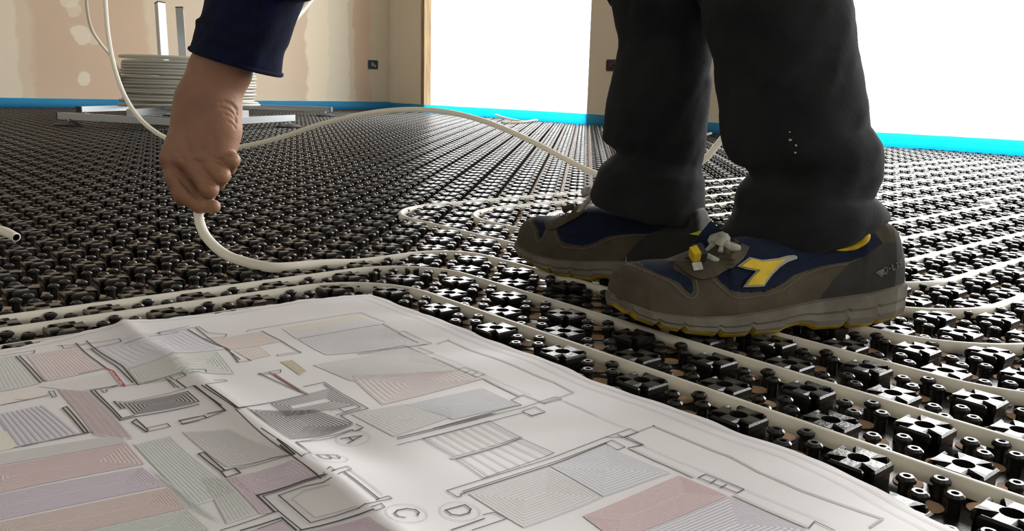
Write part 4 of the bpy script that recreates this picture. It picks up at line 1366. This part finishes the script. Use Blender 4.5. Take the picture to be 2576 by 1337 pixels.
for (x, y, r) in ((1988, 352, 3.6), (2003, 366, 2.6), (2001, 384, 2.8), (1987, 332, 1.8), (1996, 345, 1.6)):
    for dd in np.arange(0.80, 0.93, 0.0005):
        p = at(x, y, dd)
        # first point that lies inside the near leg tube
        kk = min(range(nN), key=lambda k: abs(RN[k][0][2] - p[2]))
        c, a_, b_, _ = RN[kk]
        e = ((p - c) @ a_ / (a_ @ a_)) ** 2 + ((p - c) @ b_ / (b_ @ b_)) ** 2
        if e < 1.0: break
    rr = r / FPX * dd
    ring_ = [at(x, y, dd - 0.003) + RGT * rr * math.cos(t) * (1 + .3 * math.sin(3 * t + x)) + UPV * rr * math.sin(t) * (1 + .3 * math.cos(2 * t + y)) for t in np.linspace(0, 2 * math.pi, 13)[:-1]]
    b0 = [q + FWD * 0.006 for q in ring_]
    sp.add(ring_ + b0, [tuple(range(12)), tuple(range(12, 24))[::-1]] + [(i, (i + 1) % 12, 12 + (i + 1) % 12, 12 + i) for i in range(12)])
sp.build('paint_spots', M['paintspot'], jeans)

# ---- sweatshirt
sleeve = [(521, -12, 770, -12), (515, 25, 752, 30), (508, 44, 739, 62), (498, 52, 730, 90), (497, 68, 722, 112), (491, 92, 712, 134), (484, 112, 708, 160), (483, 120, 704, 190)]
HD = 1.075
rs = rows_to_rings(sleeve, lambda f: 1.040 + 0.047 * f, 0.84, 6, None)
wr_ = at(545, 190, HD + 0.012)
elbow = np.array([-0.455, 0.375, 0.50]); shL = np.array([-0.36, 0.29, 0.75])
RS = extend(rs, [(elbow, 0.060), ((elbow + shL) / 2, 0.066), (shL, 0.085), (np.array([-0.27, 0.36, 0.80]), 0.10)])
sb_ = MB()
Vw, Fw = loft(RS, 56, 0.004, 3.0, (3, 16)); sb_.add(Vw, Fw, 0, True)
# rolled cuff lip
k = len(RS) - 1
sb_.add(*tube([np.array(Vw[k * 56 + i]) for i in range(56)], 0.0028, 6, False, True), 0, True)


def simple_tube(pts, sub=6, n=36):
    C = catmull([np.array(p[0], float) for p in pts], sub)
    fr = np.linspace(0, len(pts) - 1, len(C))
    R_ = [np.interp(f, range(len(pts)), [p[1] for p in pts]) for f in fr]
    return tube(C, R_, n, True)


sb_.add(*simple_tube([((0.10, 0.365, 0.86), 0.135), ((0.03, 0.37, 0.90), 0.16), ((-0.12, 0.38, 0.90), 0.165), ((-0.27, 0.40, 0.86), 0.165), ((-0.36, 0.41, 0.82), 0.13), ((-0.42, 0.415, 0.79), 0.075)]), 0, True)
elR = np.array([-0.22, 0.60, 0.57]); shR = np.array([-0.33, 0.54, 0.76]); wrR = np.array([-0.10, 0.50, 0.52])
sb_.add(*simple_tube([((-0.27, 0.46, 0.80), 0.10), (tuple(shR), 0.085), (tuple((shR + elR) / 2), 0.066), (tuple(elR), 0.058), (tuple((elR + wrR) / 2), 0.050), (tuple(wrR * .9 + elR * .1), 0.042)]), 0, True)
sw = sb_.build('sweatshirt', M['fleece'], person)
sw['label'] = 'navy fleece sweatshirt sleeve'
cuff = surf_line(Vw, 56, len(RS), lambda k: 0.0, len(RS) - 1, len(RS), 0)

# ---- the body: one continuous skin grown around the bones
gx = np.unique(np.concatenate([np.arange(-0.86, -0.70, 0.014), np.arange(-0.70, -0.44, 0.0017), np.arange(-0.44, 0.34, 0.014)]))
hc = at(500, 400, HD)
gx = np.unique(np.concatenate([np.arange(hc[0] - .26, hc[0] - .085, 0.014), np.arange(hc[0] - .085, hc[0] + .10, 0.00125), np.arange(hc[0] + .10, 0.34, 0.014)]))
gy = np.unique(np.concatenate([np.arange(0.10, hc[1] - .06, 0.014), np.arange(hc[1] - .06, hc[1] + .09, 0.00125), np.arange(hc[1] + .09, 0.72, 0.014)]))
gz = np.unique(np.concatenate([np.arange(0.012, hc[2] - .09, 0.014), np.arange(hc[2] - .09, hc[2] + .15, 0.00125), np.arange(hc[2] + .15, 1.03, 0.014)]))
FLD = np.full((len(gx), len(gy), len(gz)), 0.5, dtype=np.float32)


def smin(a, b, k):
    h = np.clip(0.5 + 0.5 * (b - a) / k, 0, 1)
    return b + (a - b) * h - k * h * (1 - h)


def chain(pts, k_in, k_out):
    """pts: (point, radius) joined by tapering bones, then blended into the body"""
    P = [np.array(p[0], float) for p in pts]; R_ = [p[1] for p in pts]
    mg = max(R_) + k_out * 1.2 + 0.03
    lo = np.min(P, axis=0) - mg; hi = np.max(P, axis=0) + mg
    ix = slice(np.searchsorted(gx, lo[0]), np.searchsorted(gx, hi[0])); iy = slice(np.searchsorted(gy, lo[1]), np.searchsorted(gy, hi[1])); iz = slice(np.searchsorted(gz, lo[2]), np.searchsorted(gz, hi[2]))
    X = gx[ix, None, None].astype(np.float32); Y = gy[None, iy, None].astype(np.float32); Z = gz[None, None, iz].astype(np.float32)
    f = None
    for k in range(max(1, len(P) - 1)):
        a = P[k]; b = P[min(k + 1, len(P) - 1)]; d = b - a; L2 = max(float(d @ d), 1e-9)
        t = np.clip(((X - a[0]) * d[0] + (Y - a[1]) * d[1] + (Z - a[2]) * d[2]) / L2, 0, 1)
        dist = np.sqrt((X - a[0] - t * d[0]) ** 2 + (Y - a[1] - t * d[1]) ** 2 + (Z - a[2] - t * d[2]) ** 2) - (R_[k] + t * (R_[min(k + 1, len(P) - 1)] - R_[k]))
        f = dist if f is None else smin(f, dist, k_in)
    FLD[ix, iy, iz] = smin(FLD[ix, iy, iz], f.astype(np.float32), k_out)


def J(X, Y, d): return at(380 + X / 3.715, 200 + Y / 3.715, HD + d)


# trunk, head, legs, far arm
pel = (0.06, 0.37, 0.87)
chain([(pel, 0.11), ((-0.12, 0.38, 0.89), 0.12), ((-0.28, 0.40, 0.85), 0.125), ((-0.40, 0.415, 0.80), 0.06), ((-0.49, 0.415, 0.775), 0.055)], 0.05, 0.03)
chain([((-0.36, 0.30, 0.76), 0.06), ((-0.33, 0.53, 0.77), 0.06)], 0.02, 0.05)
hdc = np.array([-0.585, 0.415, 0.735])
chain([(hdc, 0.085), (hdc + (-.03, 0, -.045), 0.062)], 0.03, 0.03)
chain([(hdc + (-.085, 0, -.030), 0.010), (hdc + (-.092, 0, -.060), 0.013)], 0.01, 0.012)
chain([(hdc + (-.075, 0.03, -.02), 0.012), (hdc + (-.075, -0.03, -.02), 0.012)], 0.01, 0.015)
chain([(hdc + (-.050, 0.02, -.100), 0.009), (hdc + (-.050, -0.02, -.100), 0.009)], 0.01, 0.012)
for sg in (-1, 1): chain([(hdc + (.0, sg * .083, -.005), 0.014), (hdc + (-.006, sg * .083, -.035), 0.011)], 0.01, 0.008)
for hip, kn_, ring_, sh in ((hipN, kn, rn, near), (hipF, kf, rf, farS)):
    c1, c2, c3 = ring_[len(ring_) // 3][0], ring_[2 * len(ring_) // 3][0], ring_[-1][0]
    cs = [ring_[int(f_ * (len(ring_) - 1))][0] for f_ in (.15, .35, .5, .65, .8, .92)]
    chain([(pel, 0.10), (hip, 0.085), (kn_, 0.046)] + [(c_, r_) for c_, r_ in zip(cs, (.036, .032, .028, .022, .018, .015))] + [(sh.w(0.235, 0, 0.050), 0.015)], 0.006, 0.02)
    chain([(sh.w(0.25, 0, 0.050), 0.021), (sh.w(0.12, 0, 0.042), 0.017), (sh.w(0.06, 0, 0.036), 0.012)], 0.02, 0.02)
chain([(shR, 0.055), (elR, 0.042), (wrR, 0.028), (wrR + (.035, -.02, -.03), 0.032), (wrR + (.065, -.03, -.055), 0.028)], 0.02, 0.02)
for q in range(4): chain([(wrR + (.06 + .006 * q, -.055 + .02 * q, -.06), 0.011), (wrR + (.085, -.06 + .02 * q, -.085), 0.010), (wrR + (.075, -.06 + .02 * q, -.110), 0.009)], 0.006, 0.006)
chain([(wrR + (.02, -.045, -.04), 0.014), (wrR + (.04, -.075, -.06), 0.011), (wrR + (.055, -.085, -.085), 0.009)], 0.008, 0.01)
# near arm and the left hand
wl, wrt = J(436, 190, .012), J(622, 190, .014)
chain([(shL, 0.055), (elbow, 0.036), (J(650, -120, .014), 0.029), (J(530, 190, .012), 0.026)], 0.02, 0.03)
chain([(J(560, -60, .012), 0.026), (wl, 0.0235), (J(390, 330, .012), 0.022)], 0.015, 0.015)
chain([(J(720, -60, .012), 0.027), (wrt, 0.0225), (J(650, 300, .014), 0.0215), (J(672, 480, .014), 0.0195), (J(668, 620, .013), 0.0175)], 0.015, 0.015)
MC = {'i': J(196, 735, .010), 'm': J(345, 735, .003), 'r': J(495, 725, .004), 'p': J(640, 690, .009)}
chain([(wl, 0.020), (MC['i'], 0.0150)], 0.01, 0.014)
chain([(J(500, 220, .012), 0.022), (MC['m'], 0.0150)], 0.01, 0.014)
chain([(J(560, 220, .012), 0.022), (MC['r'], 0.0145)], 0.01, 0.014)
chain([(wrt, 0.020), (MC['p'], 0.0135)], 0.01, 0.014)
chain([(J(400, 500, .022), 0.018), (J(600, 520, .022), 0.018)], 0.01, 0.012)
chain([(J(360, 330, .024), 0.018), (J(285, 620, .040), 0.0145), (J(345, 900, .044), 0.0120), (J(470, 1085, .037), 0.0105), (J(510, 1130, .034), 0.0085)], 0.006, 0.008)
chain([(MC['i'], 0.0135), (J(225, 920, .010), 0.0120), (J(300, 1075, .010), 0.0118), (J(455, 1165, .010), 0.0105), (J(585, 1188, .009), 0.0085)], 0.006, 0.004)
chain([(MC['m'], 0.0135), (J(545, 1025, .000), 0.0110), (J(515, 1080, .028), 0.0100), (J(440, 1030, .040), 0.0085)], 0.004, 0.003)
chain([(J(255, 820, .013), 0.0105), (J(330, 960, .014), 0.0105), (J(440, 1080, .016), 0.0095)], 0.004, 0.003)
chain([(MC['r'], 0.0130), (J(655, 895, .000), 0.0108), (J(620, 960, .028), 0.0098), (J(530, 930, .042), 0.0085)], 0.004, 0.003)
chain([(MC['p'], 0.0120), (J(752, 755, .004), 0.0098), (J(725, 830, .030), 0.0088), (J(640, 840, .043), 0.0075)], 0.004, 0.003)


def groove(pts, depth, sig):
    """a skin crease: presses the surface in along a line"""
    P = catmull(pts, 4)
    mg = sig * 3
    lo = np.min(P, axis=0) - mg; hi = np.max(P, axis=0) + mg
    ix = slice(np.searchsorted(gx, lo[0]), np.searchsorted(gx, hi[0])); iy = slice(np.searchsorted(gy, lo[1]), np.searchsorted(gy, hi[1])); iz = slice(np.searchsorted(gz, lo[2]), np.searchsorted(gz, hi[2]))
    X = gx[ix, None, None]; Y = gy[None, iy, None]; Z = gz[None, None, iz]
    m = None
    for a, b in zip(P[:-1], P[1:]):
        d = b - a; L2 = max(float(d @ d), 1e-12)
        t = np.clip(((X - a[0]) * d[0] + (Y - a[1]) * d[1] + (Z - a[2]) * d[2]) / L2, 0, 1)
        q = (X - a[0] - t * d[0]) ** 2 + (Y - a[1] - t * d[1]) ** 2 + (Z - a[2] - t * d[2]) ** 2
        m = q if m is None else np.minimum(m, q)
    FLD[ix, iy, iz] += (depth * np.exp(-m / sig ** 2)).astype(np.float32)


def skin_line(pts):
    """drop hand points (zoomed picture coordinates) onto the skin along the view"""
    out = []
    for X_, Y_ in pts:
        for dd in np.arange(-0.03, 0.05, 0.0008):
            p = J(X_, Y_, dd)
            i, j_, k_ = np.searchsorted(gx, p[0]), np.searchsorted(gy, p[1]), np.searchsorted(gz, p[2])
            if FLD[min(i, len(gx) - 1), min(j_, len(gy) - 1), min(k_, len(gz) - 1)] < 0: break
        else:
            continue
        out.append(p)
    return out


CREASES = [([(640, 215), (700, 225), (765, 260), (800, 330)], .0016, .0016), ([(690, 205), (760, 235), (805, 290)], .0014, .0015), ([(650, 265), (720, 285), (780, 340), (795, 400)], .0014, .0016), ([(690, 330), (745, 350), (785, 400)], .0011, .0015), ([(720, 400), (760, 420), (790, 460)], .0009, .0015),
           ([(255, 690), (290, 720), (300, 760)], .0012, .003), ([(235, 740), (300, 740)], .0010, .002), ([(420, 760), (480, 780), (520, 770)], .0010, .002), ([(560, 740), (620, 760), (660, 750)], .0009, .002),
           ([(185, 850), (290, 960), (370, 1050), (425, 1100)], .0022, .0022), ([(415, 850), (500, 940), (560, 985)], .0014, .0016), ([(530, 760), (620, 810), (690, 840)], .0012, .0016),
           ([(330, 600), (355, 680)], .0011, .004), ([(470, 560), (480, 660)], .0010, .004), ([(590, 560), (590, 650)], .0009, .004),
           ([(500, 960), (540, 985), (580, 990)], .0009, .0014), ([(480, 990), (520, 1020)], .0008, .0014), ([(610, 850), (650, 870), (690, 870)], .0009, .0014), ([(720, 715), (760, 735), (795, 730)], .0010, .0014), ([(735, 690), (775, 700), (800, 695)], .0009, .0014),
           ([(280, 1040), (330, 1060), (370, 1050)], .0009, .0015), ([(430, 1120), (440, 1160), (445, 1200)], .0009, .0014), ([(510, 1130), (515, 1170), (515, 1210)], .0007, .0014)]
for pts_, dp, sg_ in CREASES:
    L_ = skin_line(pts_)
    if len(L_) > 1: groove(L_, dp, sg_)


def surface_nets(f):
    ins = f < 0
    c = np.zeros(tuple(n - 1 for n in f.shape), dtype=np.uint8)
    for dx in (0, 1):
        for dy in (0, 1):
            for dz in (0, 1): c += ins[dx:f.shape[0] - 1 + dx, dy:f.shape[1] - 1 + dy, dz:f.shape[2] - 1 + dz]
    act = np.argwhere((c > 0) & (c < 8))
    idx = np.full(c.shape, -1, dtype=np.int32)
    idx[tuple(act.T)] = np.arange(len(act))
    G_ = (gx, gy, gz)
    pos = np.zeros((len(act), 3)); cnt = np.zeros(len(act))
    for ax in range(3):
        o1, o2 = [q for q in range(3) if q != ax]
        for u in (0, 1):
            for v in (0, 1):
                a = act.copy(); a[:, o1] += u; a[:, o2] += v
                b = a.copy(); b[:, ax] += 1
                fa, fb = f[tuple(a.T)], f[tuple(b.T)]
                m = (fa < 0) != (fb < 0)
                t = np.where(m, fa / np.where(np.abs(fa - fb) < 1e-9, 1, fa - fb), 0)
                for q in range(3):
                    pa, pb = G_[q][a[:, q]], G_[q][b[:, q]]
                    pos[:, q] += np.where(m, pa + (pb - pa) * t, 0)
                cnt += m
    pos /= cnt[:, None]
    faces = []
    for ax in range(3):
        o1, o2 = [(1, 2), (2, 0), (0, 1)][ax]
        lo = [slice(None)] * 3; hi = [slice(None)] * 3
        lo[ax] = slice(0, -1); hi[ax] = slice(1, None)
        cr = ins[tuple(lo)] != ins[tuple(hi)]
        e = np.argwhere(cr)
        e = e[(e[:, o1] > 0) & (e[:, o2] > 0) & (e[:, o1] < f.shape[o1] - 1) & (e[:, o2] < f.shape[o2] - 1)]
        q = []
        for (u, v) in ((1, 1), (0, 1), (0, 0), (1, 0)):
            cc = e.copy(); cc[:, o1] -= u; cc[:, o2] -= v
            q.append(idx[tuple(cc.T)])
        q = np.stack(q, 1)
        fl_ = ins[tuple(e.T)]
        q = np.where(fl_[:, None], q, q[:, ::-1])
        faces.append(q)
    return pos, np.concatenate(faces)


bv, bf = surface_nets(FLD)
body = bpy.data.meshes.new('body')
body.from_pydata(bv.tolist(), [], bf.tolist())
body.materials.append(M['skin'])
body.polygons.foreach_set('use_smooth', np.ones(len(body.polygons), dtype=bool))
body.update()
bo = bpy.data.objects.new('body', body)
COL.objects.link(bo)
bo.parent = person; bo.matrix_parent_inverse = world(person).inverted()
bo['label'] = 'bare left hand gripping the pipe'
sm = bo.modifiers.new('soften', 'SMOOTH'); sm.factor = 0.5; sm.iterations = 2
del FLD
# hair cap
hv, hf = lathe([(0.088, -0.01), (0.092, 0.02), (0.084, 0.055), (0.060, 0.082), (0.025, 0.094), (0.002, 0.096)], 24)
hv = [hdc + np.array([v[2] * .75 + .012, v[0], v[1] * 1.0 + .02]) if False else hdc + np.array([v[0] * .95 + .014, v[1] * .96, v[2] + .006]) for v in hv]
mesh('hair', hv, hf, M['hair'], person, smooth=True)
